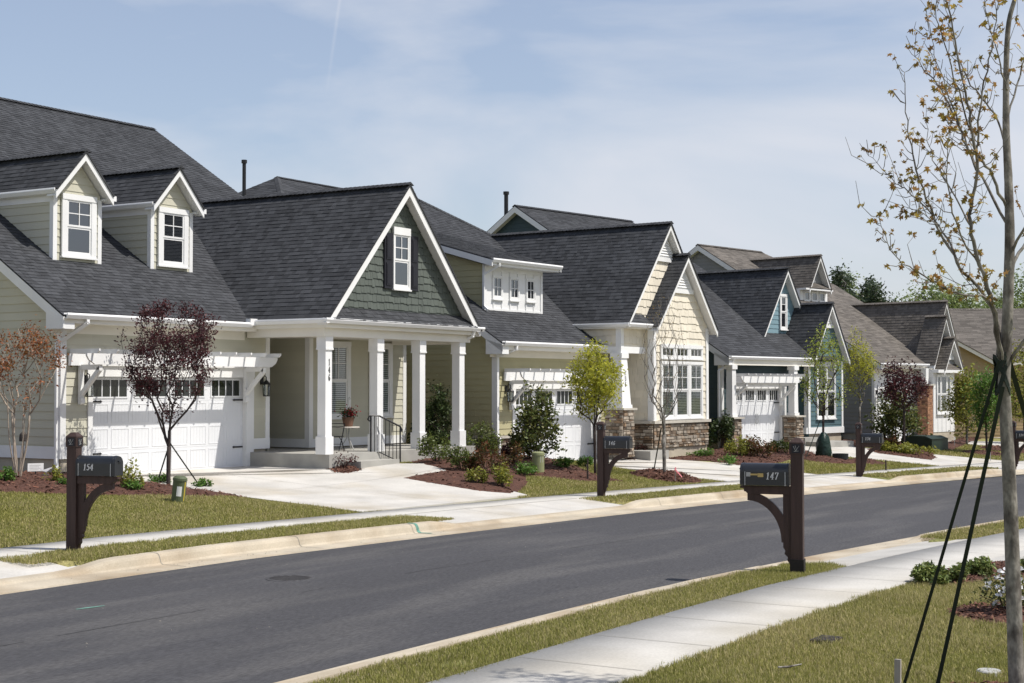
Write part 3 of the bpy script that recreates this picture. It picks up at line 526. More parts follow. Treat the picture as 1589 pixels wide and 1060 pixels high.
shingles(rf, [(-.35, -.48, rB(-.48)), (10.6, -.48, rB(-.48)), (10.6, 2.9, rB(2.9)), (6.1, 7.75, zc), (3.2, 7.75, zc), (-.35, 4.2, rB(4.2))], (0, 1, .64), skB)
rf.poly([(10.6, 2.9, rB(2.9)), (10.6, 12.6, rB(2.9)), (6.1, 7.75, zc)]); rf.poly([(-.35, 4.2, rB(4.2)), (-.35, 11.3, rB(4.2)), (3.2, 7.75, zc)]); rf.poly([(-.35, 11.3, rB(4.2)), (-.35, 15.9, 3.4), (10.6, 15.9, 3.4), (10.6, 12.6, rB(2.9)), (6.1, 7.75, zc), (3.2, 7.75, zc)])
ridge(rf, (3.2, 7.75, zc), (6.1, 7.75, zc)); ridge(rf, (6.1, 7.75, zc), (10.6, 2.9, rB(2.9))); rf.build('roof', MT['slate'], HB)
sr = M(); shingles(sr, [(.72, .66, 5.97), (4.38, .66, 5.97), (4.38, 5.4, 7.29), (.72, 5.4, 7.29)], (0, 1, .278)); sr.build('shed_roof', MT['slate'], HB)
t = M(); t.slab([(.72, .66, 5.76), (.72, 5.4, 7.08), (.72, 5.4, 7.26), (.72, .66, 5.94)], (.035, 0, 0)); t.slab([(.755, .7, 5.83), (1.0, .7, 5.83), (1.0, 5.3, 7.11), (.755, 5.3, 7.11)], (0, 0, -.03)); t.box((.98, .76, 5.80), (4.35, 1.12, 5.84)); t.box((.8, .73, 5.80), (4.36, .76, 5.96)); t.slab([(4.345, .66, 5.8), (4.345, 5.3, 7.1), (4.345, 5.3, 7.26), (4.345, .66, 5.94)], (.03, 0, 0))
for xx in (-.35,): t.slab([(xx, -.47, 3.24), (xx, 4.2, rB(4.2)-.27), (xx, 4.2, rB(4.2)-.03), (xx, -.47, 3.46)], (.035, 0, 0)); t.slab([(-.315, -.4, rB(-.4)-.2), (-.002, -.4, rB(-.4)-.2), (-.002, 4.2, rB(4.2)-.2), (-.315, 4.2, rB(4.2)-.2)], (0, 0, -.03)); t.slab([(xx, -.47, 3.18), (xx, .1, 3.18), (xx, .1, 3.6), (xx, -.47, 3.44)], (.32, 0, 0))
cboard(t, 0, 0, .88, 3.3); t.box((.77, -.05, 0), (.92, .12, 2.35)); t.box((5.3, -.05, 0), (5.55, .12, 2.35)); t.box((.75, -.055, 2.2), (5.57, .12, 2.44)); cboard(t, 5.95, 0, .6, 3.3, sx=-1)
t.build('trim', MT['white'], HB)
gutter_x(HB, .74, 4.4, .62, 6.0); eave_box(HB, -.3, 5.2, -.58, 0, 3.49, 3.3); gutter_x(HB, -.33, 5.3, -.57, 3.54)
downspout(HB, [(1.12, .68, 5.9), (1.12, .7, 5.8), (.93, 1.1, 5.55), (.93, 1.1, 4.62), (.93, .98, 4.52)]); downspout(HB, [(.3, -.51, 3.42), (.3, -.5, 3.32), (-.02, -.06, 3.1), (-.02, -.06, .9), (-.02, -.14, .8), (-.02, -.14, .05)])
garage_door(HB, .92, 5.3, 2.2, .09, 4, 4); cl = M(); cl.box((.8, .15, 0), (5.6, .2, 2.4)); cl.build('dark_backing', MT['dark'], HB)
pergola(HB, .2, 5.6, -.056, 2.45, .68, 11); lantern(HB, .45, -.03, 2.1)
sk = M(); stones(sk, .82, .8, (0, -.03, 0), (1, 0, 0), F_, -.1); stones(sk, 1.2, .8, (-.03, 1.2, 0), (0, -1, 0), L_, -.1); sk.build('stone_skirt', MT['stone'], HB); sk = M(); stones(sk, .4, .8, (5.56, -.03, 0), (1, 0, 0), F_, -.1); sk.build('stone_skirt', MT['stone'], HB); sk = M()
stones(sk, 3.6, 1.1, (6.6, -1.33, 0), (1, 0, 0), F_, .33); stones(sk, 2.3, 1.1, (6.57, .97, 0), (0, -1, 0), L_, .33); sk.build('stone_skirt', MT['stone'], HB)
k = M(); k.box((-.1, -.12, .8), (.85, .0, .87)); k.box((-.1, 0, .8), (0, 1.25, .87)); k.box((5.5, -.13, .8), (6.0, 0, .9)); k.box((6.5, -1.43, 1.1), (10.26, -1.3, 1.19)); k.box((6.48, -1.3, 1.1), (6.6, .97, 1.19)); k.build('stone_cap', MT['cap'], HB)
fd = M(); fd.box((6.62, -1.3, -.8), (10.2, 4, .33)); fd.box((.02, .02, -1), (.2, 15, .3)); fd.build('foundation', MT['found'], HB)
sw = M(); shakes(sw, [(0, 1.19), (3.6, 1.19), (3.6, 4.3), (0, 4.3)], (6.6, -1.3, 0), (1, 0, 0), F_, e=.24, wr=(.16, .34), jag=.03); shakes(sw, [(-2.3, 1.19), (0, 1.19), (0, 4.2), (-2.3, 4.2)], (6.6, -1.3, 0), (0, -1, 0), L_, e=.24, wr=(.16, .34), jag=.03)
shakes(sw, [(0, 3.5), (1.45, 3.5), (1.45, 4.15), (0, 4.15)], (5.15, -1.0, 0), (1, 0, 0), F_, e=.24, wr=(.16, .34), jag=.03); shakes(sw, [(-1.6, 3.5), (0, 3.5), (0, 4.15), (-1.6, 4.15)], (5.15, -1.0, 0), (0, -1, 0), L_, e=.24, wr=(.16, .34), jag=.03)
sw.poly([(5.9, 1.0, .2), (6.6, 1.0, .2), (6.6, 1.0, 4.2), (5.9, 1.0, 4.2)]); sw.build('shake_wall', MT['shB'], HB)
gB = gable(HB, 7.8, 2.7, 4.22, 7.52, -1.3, 6.3, .3, wallz=4.42, clad='wave', wmat='shB', main=mB, name='front_gable', plumb=False); louver(gB, 7.8, 6.42, 7.28, 1.222, -1.03)
gC = gable(HB, 8.42, 2.02, 4.15, 6.53, -1.6, -.8, .3, wallz=4.15, clad='wave', wmat='shB', name='bay_gable'); louver(gC, 8.42, 5.42, 6.28, 1.178, -1.33)
t = M(); t.box((5.1, -1.05, 3.3), (6.6, -.75, 3.5)); t.box((5.1, -.75, 3.3), (5.4, .6, 3.5)); t.box((5.12, -1.032, 3.5), (5.3, -1.0, 4.15)); t.box((5.118, -1.031, 3.5), (5.15, -.85, 4.15)); t.box((6.55, -1.35, 1.19), (6.75, -1.3, 4.2)); t.box((6.545, -1.35, 1.19), (6.6, -1.15, 4.2)); t.box((10.08, -1.35, 1.19), (10.24, -1.3, 4.2)); t.box((5.4, -.75, 3.46), (6.6, 1, 3.5)); t.build('entry_trim', MT['white'], HB)
eb = M(); eb.box((5.1, -1.3, 4.06), (6.6, -1.0, 4.1)); eb.box((5.1, -1.0, 4.06), (5.15, .65, 4.1)); eb.box((5.02, -1.29, 4.05), (5.12, .6, 4.2)); eb.build('soffit', MT['cream'], HB)
pr = M(); shingles(pr, [(5.2, -1.38, 4.18), (6.5, -1.38, 4.18), (6.5, -1.0, 4.52), (5.45, -1.0, 4.52)], (0, .38, .34)); pr.build('pent_roof', MT['slate'], HB); gutter_x(HB, 5.0, 6.5, -1.42, 4.22); gutter_y(HB, -1.4, .7, 4.97, 4.22)
tapered(HB, 5.25, -.9, .1, 1.55, 3.3, .62, .52, .34)
nm = M(); lettering(nm, '136', (5.21, -1.128, 2.62), (1, 0, 0), (0, 0, 1), F_, .135, vertical=True, ratio=.5, th=.15); nm.build('house_number', MT['darknum'], HB)
st = M(); st.box((5.75, -1.7, -.3), (6.9, -.6, .28)); st.box((5.5, -.6, -.3), (6.6, 1.0, .32)); st.build('porch_step', MT['porch'], HB)
for x0 in (7.12, 8.05, 8.98):
    window(HB, x0, x0+.74, 1.32, 2.98, -1.33, (2, 2), (1, 1), .09, .10, blinds=True); window(HB, x0, x0+.74, 3.24, 3.5, -1.33, (3, 1), (1, 1), .09, .12, single=True, sash=.03)
downspout(HB, [(10.35, -1.3, 4.1), (10.35, -1.2, 4.0), (10.28, -1.1, 3.8), (10.28, -1.1, .2)])

# ------------------------------------------------------------------ house C: teal and blue, two front gables
HC = thing('house', 'dark teal house with two blue front gables and twin stone-based garage columns', 'house', (49.74, 21.94, .209), R(-10))
mC = (-.5, 3.25, .61); rC = lambda y: mC[1]+mC[2]*(y-mC[0]); YC = 9.6; ZC = rC(YC)
wl = M(); siding(wl, [(0, .3), (.7, .3), (.7, 3.1), (0, 3.1)], (0, 0, 0), (1, 0, 0), F_); siding(wl, [(.7, 2.25), (4.1, 2.25), (4.1, 3.1), (.7, 3.1)], (0, 0, 0), (1, 0, 0), F_); siding(wl, [(4.1, .2), (4.7, .2), (4.7, 3.1), (4.1, 3.1)], (0, 0, 0), (1, 0, 0), F_); siding(wl, [(4.7, .2), (5.6, .2), (5.6, 3.1), (4.7, 3.1)], (0, 1.2, 0), (1, 0, 0), F_)
ztC = lambda y: rC(y)-.22
siding(wl, [(0, .2), (-19.7, .2), (-19.7, ztC(0)), (-YC, ztC(YC)), (0, ztC(0))], (0, 0, 0), (0, -1, 0), L_); wl.poly([(7.3, 0, 0), (7.3, 19, 0), (7.3, 19, 3.2), (7.3, YC, ZC-.2), (7.3, 0, 3.2)]); wl.poly([(4.7, 0, .2), (4.7, 1.2, .2), (4.7, 1.2, 3.1), (4.7, 0, 3.1)]); wl.poly([(0, 19.7, 0), (7.3, 19.7, 0), (7.3, 19.7, 3.3), (0, 19.7, 3.3)]); wl.build('wall', MT['sidC'], HC)
fw_ = M(); siding(fw_, [(0, .62), (2.55, .62), (2.55, 3.3), (0, 3.3)], (5.6, -.25, 0), (1, 0, 0), F_); fw_.poly([(5.6, -.25, .2), (5.6, 1.2, .2), (5.6, 1.2, 3.2), (5.6, -.25, 3.2)]); fw_.poly([(8.15, -.25, .2), (8.15, 6, .2), (8.15, 6, 3.2), (8.15, -.25, 3.2)]); fw_.build('front_wall', MT['sidCm'], HC)
rf = M(); skC = lambda p: (p[0] > 4.2 and p[0] < 7.8 and p[1] > 1.3 and p[2] < 4.08+1.495*(1.84-abs(p[0]-6.0))-.25) or (p[0] > 5.8 and p[2] < 3.28+1.59*(1.36-abs(p[0]-7.0))-.25)
shingles(rf, [(-.3, -.53, rC(-.53)), (7.4, -.53, rC(-.53)), (7.4, YC, ZC), (-.3, YC, ZC)], (0, 1, .61), skC, wr=(.16, .4)); rf.slab([(-.3, YC, ZC), (7.4, YC, ZC), (7.4, 19.7, rC(-.53)), (-.3, 19.7, rC(-.53))], (0, 0, -.03)); ridge(rf, (-.3, YC, ZC), (7.4, YC, ZC)); rf.build('roof', MT['slate'], HC)
t = M()
for xx in (-.3, 7.37):
    for p, q in (((xx, -.52, rC(-.52)-.03), (xx, YC, ZC-.03)), ((xx, 19.7, rC(-.53)-.03), (xx, YC, ZC-.03))): t.slab([(p[0], p[1], p[2]-.24), (q[0], q[1], q[2]-.24), q, p], (.035, 0, 0))
t.slab([(-.265, -.4, rC(-.4)-.2), (-.002, -.4, rC(-.4)-.2), (-.002, YC, ZC-.2), (-.265, YC, ZC-.2)], (0, 0, -.03)); t.slab([(-.265, 19.6, rC(-.4)-.2), (-.002, 19.6, rC(-.4)-.2), (-.002, YC, ZC-.2), (-.265, YC, ZC-.2)], (0, 0, -.03)); t.slab([(-.3, -.52, 2.95), (-.3, .1, 2.95), (-.3, .1, 3.4), (-.3, -.52, 3.22)], (.31, 0, 0))
cboard(t, 0, 0, .2, 3.1); t.box((.6, -.05, 0), (.76, .12, 2.25)); t.box((4.0, -.05, 0), (4.3, .12, 2.25)); t.box((.58, -.055, 2.12), (4.32, .12, 2.35)); t.box((5.5, -.29, .62), (5.66, -.25, 3.2)); t.box((5.5, -.285, .62), (5.6, -.1, 3.2)); t.box((8.05, -.285, .62), (8.17, -.25, 3.2)); t.box((5.5, -.3, .38), (8.2, -.24, .62)); t.box((5.4, -.26, .38), (5.6, 1.2, .62)); t.build('trim', MT['white'], HC)
fd = M(); fd.box((5.62, -.22, -.8), (8.1, 4, .38)); fd.box((.02, .02, -1), (.2, 19, .3)); fd.build('foundation', MT['found'], HC)
eb = M(); eb.box((-.25, -.5, 2.96), (5.7, -.2, 3.16)); eb.box((-.25, -.2, 3.06), (5.7, .0, 3.1)); eb.build('soffit', MT['cream'], HC); gutter_x(HC, -.28, 5.68, -.62, 3.28)
garage_door(HC, .76, 4.0, 2.12, .09, 4, 4, handles=True); cl = M(); cl.box((.6, .15, 0), (4.2, .2, 2.3)); cl.build('dark_backing', MT['dark'], HC)
pergola(HC, .12, 4.25, -.056, 2.33, .72, 9)
for cx in (0.0, 4.18): tapered(HC, cx, -.42, -.2, 1.05, 2.97, .5, .27, .24)
downspout(HC, [(-.05, -.56, 3.16), (-.05, -.5, 3.05), (-.3, -.1, 2.75), (-.3, -.1, .0)])
gU = gable(HC, 6.0, 1.84, 4.08, 6.83, .87, 6.0, .3, wallz=4.0, wmat='sidCl', main=mC, name='upper_gable'); window(gU, 5.84, 6.2, 4.5, 5.72, 1.13, (1, 2), (1, 1), .08, .1, names=('window_frame', 'pane', 'blind'))
gL = gable(HC, 7.0, 1.36, 3.28, 5.45, -.5, 3.6, .25, wallz=3.3, wmat='sidCm', main=mC, name='lower_gable', wall_lo=(5.9, 8.1)); louver(gL, 7.0, 4.62, 5.2, 1.59, -.28)
window(HC, 6.2, 6.82, 1.02, 3.02, -.28, (1, 2), (1, 1), .09, .14); window(HC, 6.88, 7.5, 1.02, 3.02, -.28, (1, 2), (1, 1), .03, .14)
vp = M(); vp.tube([(.2, 10.5, 8.4), (.2, 10.5, 9.98)], .085, 10); vp.tube([(.2, 10.5, 9.98), (.2, 10.5, 10.1)], .12, 10); vp.build('vent_pipe', MT['black'], HC)
lt = M(); lt.lathe([(.05, 0), (.06, .05), (.02, .1)], (.15, -.3, 2.7), 8); lt.build('porch_lamp', MT['black'], HC)
st = M(); st.box((4.6, -1.6, -.5), (6.6, -.7, .12)); st.box((4.55, -.7, -.5), (5.6, 1.2, .26)); st.build('porch_step', MT['porch'], HC)

# ------------------------------------------------------------------ house D: grey siding, brown roof, stacked gables and a white bay
HD = thing('house', 'grey house with a brown roof, stacked white gables and a brick pier by its bay', 'house', (64.58, 21.24, .03), R(-11))
mD = (-.5, 3.35, .6); rD = lambda y: mD[1]+mD[2]*(y-mD[0]); YD = 9.2; ZD = rD(YD); ztD = lambda y: rD(y)-.22
wl = M(); siding(wl, [(0, .3), (-18.9, .3), (-18.9, ztD(0)), (-YD, ztD(YD)), (0, ztD(0))], (0, 0, 0), (0, -1, 0), L_); wl.poly([(7.4, 0, 0), (7.4, 18, 0), (7.4, 18, 3.2), (7.4, 0, 3.2)]); wl.poly([(0, 18.9, 0), (7.4, 18.9, 0), (7.4, 18.9, 3.4), (0, 18.9, 3.4)]); wl.build('wall', MT['sidD'], HD)
fw_ = M(); fw_.box((0, -.02, 0), (.4, .1, 3.2)); fw_.box((.4, -.02, 2.3), (3.4, .1, 3.2)); fw_.box((3.4, -.02, 0), (7.4, .1, 3.2)); fw_.box((-.03, -.04, .2), (.12, .1, 3.2)); fw_.box((.25, -.06, 0), (.45, .1, 2.42)); fw_.box((3.2, -.06, 0), (3.5, .1, 2.42)); fw_.box((.25, -.065, 2.22), (3.5, .1, 2.46))
fw_.box((3.9, -.8, .3), (6.0, 0, 3.15))
for k in range(6): xx = 3.95+.4*k; fw_.box((xx-.02, -.815, .3), (xx+.02, -.8, 3.1))
for k in range(3): yy = -.75+.3*k; fw_.box((3.885, yy-.02, .3), (3.9, yy+.02, 3.1))
fw_.build('front_wall', MT['white'], HD)
rf = M(); shingles(rf, [(-.3, -.53, rD(-.53)), (7.6, -.53, rD(-.53)), (7.6, 6.4, rD(6.4)), (5.2, YD, ZD), (-.3, YD, ZD)], (0, 1, .6), None, e=.16, wr=(.2, .5)); rf.slab([(-.3, YD, ZD), (5.2, YD, ZD), (7.6, 12, rD(6.4)), (7.6, 18.9, rD(-.53)), (-.3, 18.9, rD(-.53))], (0, 0, -.03)); rf.poly([(7.6, 6.4, rD(6.4)), (7.6, 12, rD(6.4)), (5.2, YD, ZD)]); ridge(rf, (-.3, YD, ZD), (5.2, YD, ZD)); rf.build('roof', MT['brown'], HD)
t = M()
for p, q in (((-.3, -.52, rD(-.52)-.03), (-.3, YD, ZD-.03)), ((-.3, 18.9, rD(-.53)-.03), (-.3, YD, ZD-.03))): t.slab([(p[0], p[1], p[2]-.24), (q[0], q[1], q[2]-.24), q, p], (.035, 0, 0)); t.slab([(-.265, p[1], p[2]-.17), (-.002, p[1], p[2]-.17), (-.002, q[1], q[2]-.17), (-.265, q[1], q[2]-.17)], (0, 0, -.03))
t.build('rake_trim', MT['white'], HD)
eave_box(HD, -.25, 4.4, -.63, 0, 3.34, 3.16); gutter_x(HD, -.28, 4.4, -.62, 3.4)
garage_door(HD, .45, 3.2, 2.22, .05, 4, 4, rows=3); lantern(HD, .12, -.04, 2.0, 1.1); lantern(HD, 3.75, -.04, 2.0, 1.1)
tapered(HD, 3.62, -.55, .05, 2.42, 0, .5, .3, .3, mat='brick'); t = M(); t.box((3.5, -.67, 2.5), (3.74, -.43, 3.2)); t.build('column_shaft', MT['white'], HD)
g1 = gable(HD, 5.9, 1.58, 3.35, 6.35, -.5, 5, .3, wallz=3.3, wmat='sidD', roofmat='brown', main=mD, name='large_gable')
g2 = gable(HD, 5.15, 1.19, 3.35, 5.62, -.85, .2, .3, hw2=.5, ze2=4.67, wallz=4.7, wmat='sidD', roofmat='brown', name='middle_gable')
g3 = gable(HD, 5.38, .97, 3.1, 4.62, -1.12, .2, .3, wallz=3.3, wmat='sidD', roofmat='brown', name='bay_gable'); louver(g3, 5.38, 3.75, 4.4, 1.57, -.84)
pr = M(); shingles(pr, [(4.5, -1.1, 3.14), (6.3, -1.1, 3.14), (6.1, -.82, 3.42), (4.7, -.82, 3.42)], (0, .28, .28)); pr.build('pent_roof', MT['brown'], HD)
bb = M(); bb.box((3.85, -1.1, 3.0), (6.35, -.8, 3.14)); bb.build('bay_cornice', MT['white'], HD)
for x0, w_ in ((4.25, .28), (4.62, .5), (5.21, .28)): window(HD, x0, x0+w_, 1.2, 2.85, -.82, (1, 1), (1, 1), .06, .08, blinds=True)
fd = M(); fd.box((3.92, -.78, -.8), (5.98, 0, .3)); fd.box((.02, .02, -1), (.2, 18, .3)); fd.build('foundation', MT['found'], HD)
gu = gable(HD, 2.6, .98, 6.95, 8.55, 4.2, 9, .35, wallz=6.9, wmat='sidD', roofmat='brown', main=mD, name='upper_gable')
uw = M(); uw.box((1.38, 4.58, 6.1), (3.8, 4.62, 6.95)); uw.box((1.36, 4.58, 6.1), (1.4, 6, 6.95)); uw.box((1.3, 4.2, 6.88), (3.7, 4.6, 6.96)); uw.build('upper_wall', MT['white'], HD)
for x0 in (1.75, 2.42, 3.08): window(HD, x0, x0+.4, 6.42, 6.8, 4.58, (1, 1), (1, 1), .05, .05, single=True, sash=.03)
pr = M(); shingles(pr, [(1.7, 4.18, 6.98), (3.5, 4.18, 6.98), (3.3, 4.54, 7.24), (1.9, 4.54, 7.24)], (0, .36, .26)); pr.build('pent_roof', MT['brown'], HD)

# ------------------------------------------------------------------ houses beyond
def far_house(label, o, rz, wdt, dpt, ze, slope, wmat, rmat, hip=0.0, ov=.3, tabs=True, gable_front=False, e=.2):
    h = thing('house', label, 'house', o, rz); yr = dpt/2; za = ze+slope*(yr+ov); wl = M()
    if hip: wl.box((0, 0, -1), (wdt, dpt, ze-.1))
    else:
        pl = [(0, -1), (-dpt, -1), (-dpt, ze), (-yr, ze+slope*yr), (0, ze)]; siding(wl, pl, (0, 0, 0), (0, -1, 0), L_); wl.poly([(wdt, 0, -1), (wdt, dpt, -1), (wdt, dpt, ze), (wdt, yr, ze+slope*yr), (wdt, 0, ze)])
        siding(wl, [(0, -1), (wdt, -1), (wdt, ze), (0, ze)], (0, 0, 0), (1, 0, 0), F_); wl.poly([(0, dpt, -1), (wdt, dpt, -1), (wdt, dpt, ze), (0, dpt, ze)])
    wl.build('wall', MT[wmat], h); rf = M(); a = (-ov, -ov, ze); b = (wdt+ov, -ov, ze); c = (wdt+ov-hip, yr, za); d = (-ov+hip, yr, za)
    shingles(rf, [a, b, c, d], (0, 1, slope), None, e=e, wr=(.3, .6)); a2 = (-ov, dpt+ov, ze); b2 = (wdt+ov, dpt+ov, ze); rf.poly([a2, b2, c, d])
    if hip: shingles(rf, [a2, a, d], (hip, 0, za-ze), None, e=e, wr=(.3, .6)); rf.poly([b, b2, c]); ridge(rf, d, a); ridge(rf, c, b)
    ridge(rf, d, c); rf.build('roof', MT[rmat], h); t = M()
    if not hip:
        for xx in (-ov, wdt+ov-.03): t.slab([(xx, -ov, ze-.25), (xx, yr, za-.25), (xx, yr, za-.03), (xx, -ov, ze-.03)], (.03, 0, 0)); t.slab([(xx, dpt+ov, ze-.25), (xx, yr, za-.25), (xx, yr, za-.03), (xx, dpt+ov, ze-.03)], (.03, 0, 0))
        t.slab([(-ov+.03, -ov, ze-.2), (0, -ov, ze-.2), (0, yr, za-.2), (-ov+.03, yr, za-.2)], (0, 0, -.03))
    t.box((-ov, -ov-.1, ze-.13), (wdt+ov, -ov, ze-.01)); t.build('eave_trim', MT['white'], h); return h, za
E_ = V3(79.6, 19.9, -.55); HE = thing('house', 'tan house with a broad brown roof and a gabled wing, last along the kerb', 'house', E_, YAW-R(90))
wl = M(); siding(wl, [(-9, -.6), (0, -.6), (0, 4.15), (-4.5, 6.6), (-9, 4.15)], (0, 0, 0), (1, 0, 0), F_); wl.poly([(-9, 0, -.6), (-9, 8, -.6), (-9, 8, 4.15), (-9, 0, 4.15)]); siding(wl, [(0, -.6), (3.2, -.6), (3.2, 4.1), (0, 4.1)], (0, 0, 0), (0, 1, 0), (1, 0, 0)); siding(wl, [(0, -.6), (13, -.6), (13, 4.1), (0, 4.1)], (0, 3.2, 0), (1, 0, 0), F_); wl.poly([(13, 3.2, -.6), (13, 14, -.6), (13, 14, 4.1), (13, 3.2, 4.1)]); wl.build('wall', MT['sidE'], HE)
rf = M(); shingles(rf, [(-9.4, 2.8, 4.25), (13.3, 2.8, 4.25), (13.3, 9, 7.42), (-9.4, 9, 7.42)], (0, 6.2, 3.17), None, e=.18, wr=(.3, .6)); rf.slab([(-9.4, 9, 7.42), (13.3, 9, 7.42), (13.3, 15, 4.2), (-9.4, 15, 4.2)], (0, 0, -.03)); ridge(rf, (-9.4, 9, 7.42), (13.3, 9, 7.42))
shingles(rf, [(.35, -.35, 4.12), (.35, 8, 4.12), (-4.5, 8, 6.75), (-4.5, -.35, 6.75)], (-4.85, 0, 2.63), None, e=.18, wr=(.3, .6)); rf.slab([(-9.35, -.35, 4.12), (-9.35, 8, 4.12), (-4.5, 8, 6.75), (-4.5, -.35, 6.75)], (0, 0, -.03)); rf.build('roof', MT['brown'], HE)
t = M(); rakeboards(t, -9.35, 4.12, -4.5, 6.75, .35, 4.12, -.32, .2); t.slab([(.35, -.28, 3.98), (-4.5, -.28, 6.6), (-4.5, 0, 6.6), (.35, 0, 3.98)], (0, 0, -.03)); t.box((.3, -.3, 3.98), (.42, 2.8, 4.1)); t.box((.4, 2.7, 4.1), (13.3, 2.8, 4.24)); t.build('rake_trim', MT['cream'], HE)
w_ = M(); w_.box((.0, -.03, -.6), (-9, .0, .15)); w_.build('skirt_board', MT['white'], HE)
def on_y(px, py, Y): v = ray(px, py); k = Y/v.y; return V3(v.x*k, Y, CAM[2]+v.z*k)
pk = on_y(430, 275, 46.); e_ = on_y(640, 308, 46.); slp = .62; hipr = 3.2; zf = pk[2]-slp*(hipr+.0)
HG, za = far_house('hip roofed house behind with a dark vent pipe, only its roof top showing', (pk[0]-hipr+.3, 46-hipr+.3, 0), 0, 14, 2*(hipr-.3), zf, slp, 'sidE', 'slate', hip=hipr)
vq = on_y(379, 250, 46.6); vp = M(); o_ = V3(*HG.location); vp.tube([vq-o_-V3(0, 0, 2.6), vq-o_], .085, 10); vp.tube([vq-o_-V3(0, 0, .1), vq-o_+V3(0, 0, .05)], .13, 10); vp.build('vent_pipe', MT['black'], HG)
def on_d(px, py, d): v = ray(px, py); k = d/(v.x*math.cos(YAW)+v.y*math.sin(YAW)); return V3(v.x*k, v.y*k, CAM[2]+v.z*k)
pF = on_d(1346, 454, 150.); HF = thing('house', 'distant cream house whose small gable peeks over the brown roofs', 'house', (pF[0], pF[1], 0), YAW-R(70))
wl = M(); wl.poly([(-4, 0, -2), (4, 0, -2), (4, 0, pF[2]-1.6), (0, 0, pF[2]-.2), (-4, 0, pF[2]-1.6)]); wl.poly([(-4, 0, -2), (-4, 12, -2), (-4, 12, pF[2]-1.6), (-4, 0, pF[2]-1.6)]); wl.build('wall', MT['sidE'], HF)
rf = M()
for sx in (-1, 1): rf.slab([(0, -.4, pF[2]), (sx*4.5, -.4, pF[2]-1.75), (sx*4.5, 12, pF[2]-1.75), (0, 12, pF[2])], (0, 0, -.08))
rf.build('roof', MT['brown'], HF); t = M(); rakeboards(t, -4.5, pF[2]-1.75, 0, pF[2], 4.5, pF[2]-1.75, -.42, .3); t.build('rake_trim', MT['cream'], HF)
# ------------------------------------------------------------------ ground, street, pavements
def grid(name, mat, xs, cols, zf, kind='structure', smooth=True):
    """strip mesh: for each x in xs, points at y given by each cols(x); zf(x, y, j) height"""
    m = M(); n = len(cols); vs = []
    for x in xs:
        for j, c in enumerate(cols): y = c(x); vs.append((x, y, zf(x, y, j)))
    fs = [(i*n+j, (i+1)*n+j, (i+1)*n+j+1, i*n+j+1) for i in range(len(xs)-1) for j in range(n-1)]; m.add(vs, fs); o = m.build(name, mat, smooth=smooth); tag(o, kind=kind); return o
xg = list(np.concatenate([np.arange(-60, 0, 6), np.arange(0, 8, .75), np.arange(8, 72, .3), np.arange(72, 130, 4), np.arange(130, 420, 30)])); yg = list(np.concatenate([np.arange(-200, -20, 20), np.arange(-20, 0, 2), np.arange(0, 4, .5), np.arange(4, 18, .2), np.arange(18, 40, .5), np.arange(40, 400, 30)]))
FG = [(4, 13.3), (22.3, 28.0), (37.2, 42.3), (51, 57), (64, 70)]; NG = [(18.9, 23.2), (-10, 2), (40, 45)]
def gz(x, y):
    t = y-S(x); z = ter(x, y)
    if y-Sn(x) > 7.3 and t < 15.05: z = base(x)-.13
    if 15.0 < t < 16.25 and any(a-.2 < x < b+.2 for a, b in FG): z = base(x)-.06
    if 6.5 < y-Sn(x) < 7.5 and any(a-.05 < x < b+.05 for a, b in NG): z = base(x)-.06
    return z-.012
g_ = M(); ny = len(yg); g_.add([(x, y, gz(x, y)) for x in xg for y in yg], [(i*ny+j, (i+1)*ny+j, (i+1)*ny+j+1, i*ny+j+1) for i in range(len(xg)-1) for j in range(ny-1)]); tag(g_.build('ground', MT['grass'], smooth=True), kind='structure')
xr = list(np.concatenate([np.arange(-30, 0, 5), np.arange(0, 80, .5), np.arange(80, 200, 5)]))
crown = lambda x, y: base(x)+.05*(1-((y-.5*(8.1+Sn(x)+14.3+S(x)))/3.2)**2)-.02
ro = [lambda x, k=k: (8.05+Sn(x))*(1-k/8)+(14.33+S(x))*k/8 for k in range(9)]
grid('road', MT['asphalt'], xr, ro, lambda x, y, j: crown(x, y))
# kerbs with their gutter pans; they drop where driveways cross
def ramp(x, gaps, r=.9):
    k = 1.
    for a, b in gaps:
        if a < x < b: return 0.
        if a-r < x <= a: k = min(k, (a-x)/r)
        if b <= x < b+r: k = min(k, (x-b)/r)
    return k*k*(3-2*k)
FG = [(4, 13.3), (22.3, 28.0), (37.2, 42.3), (51, 57), (64, 70)]; NG = [(18.9, 23.2), (-10, 2), (40, 45)]
def kerb(name, prof, apr, off, gaps, mat, sgn=1):
    xk = list(np.concatenate([np.arange(-30, 4, 4), np.arange(4, 80, .25), np.arange(80, 200, 5)]))
    cols = [lambda x, a=a: a[0]+off(x) for a in prof]
    return grid(name, mat, xk, cols, lambda x, y, j: base(x)+(lambda k: prof[j][1]*k+apr[j]*(1-k))(ramp(x, gaps)), smooth=False)
kerb('kerb', [(14.3, -.03), (14.31, .002), (14.74, .0), (14.775, .025), (14.80, .10), (14.825, .135), (14.86, .148), (15.0, .152), (15.01, .05)], [-.03, .004, .012, .02, .034, .045, .055, .06, .03], S, FG, MT['kerb'])
kerb('kerb', [(8.11, -.03), (8.10, .002), (7.68, .0), (7.645, .025), (7.62, .10), (7.595, .135), (7.56, .148), (7.42, .152), (7.41, .05)], [-.03, .004, .012, .02, .034, .045, .055, .06, .03], Sn, NG, MT['kerb'])
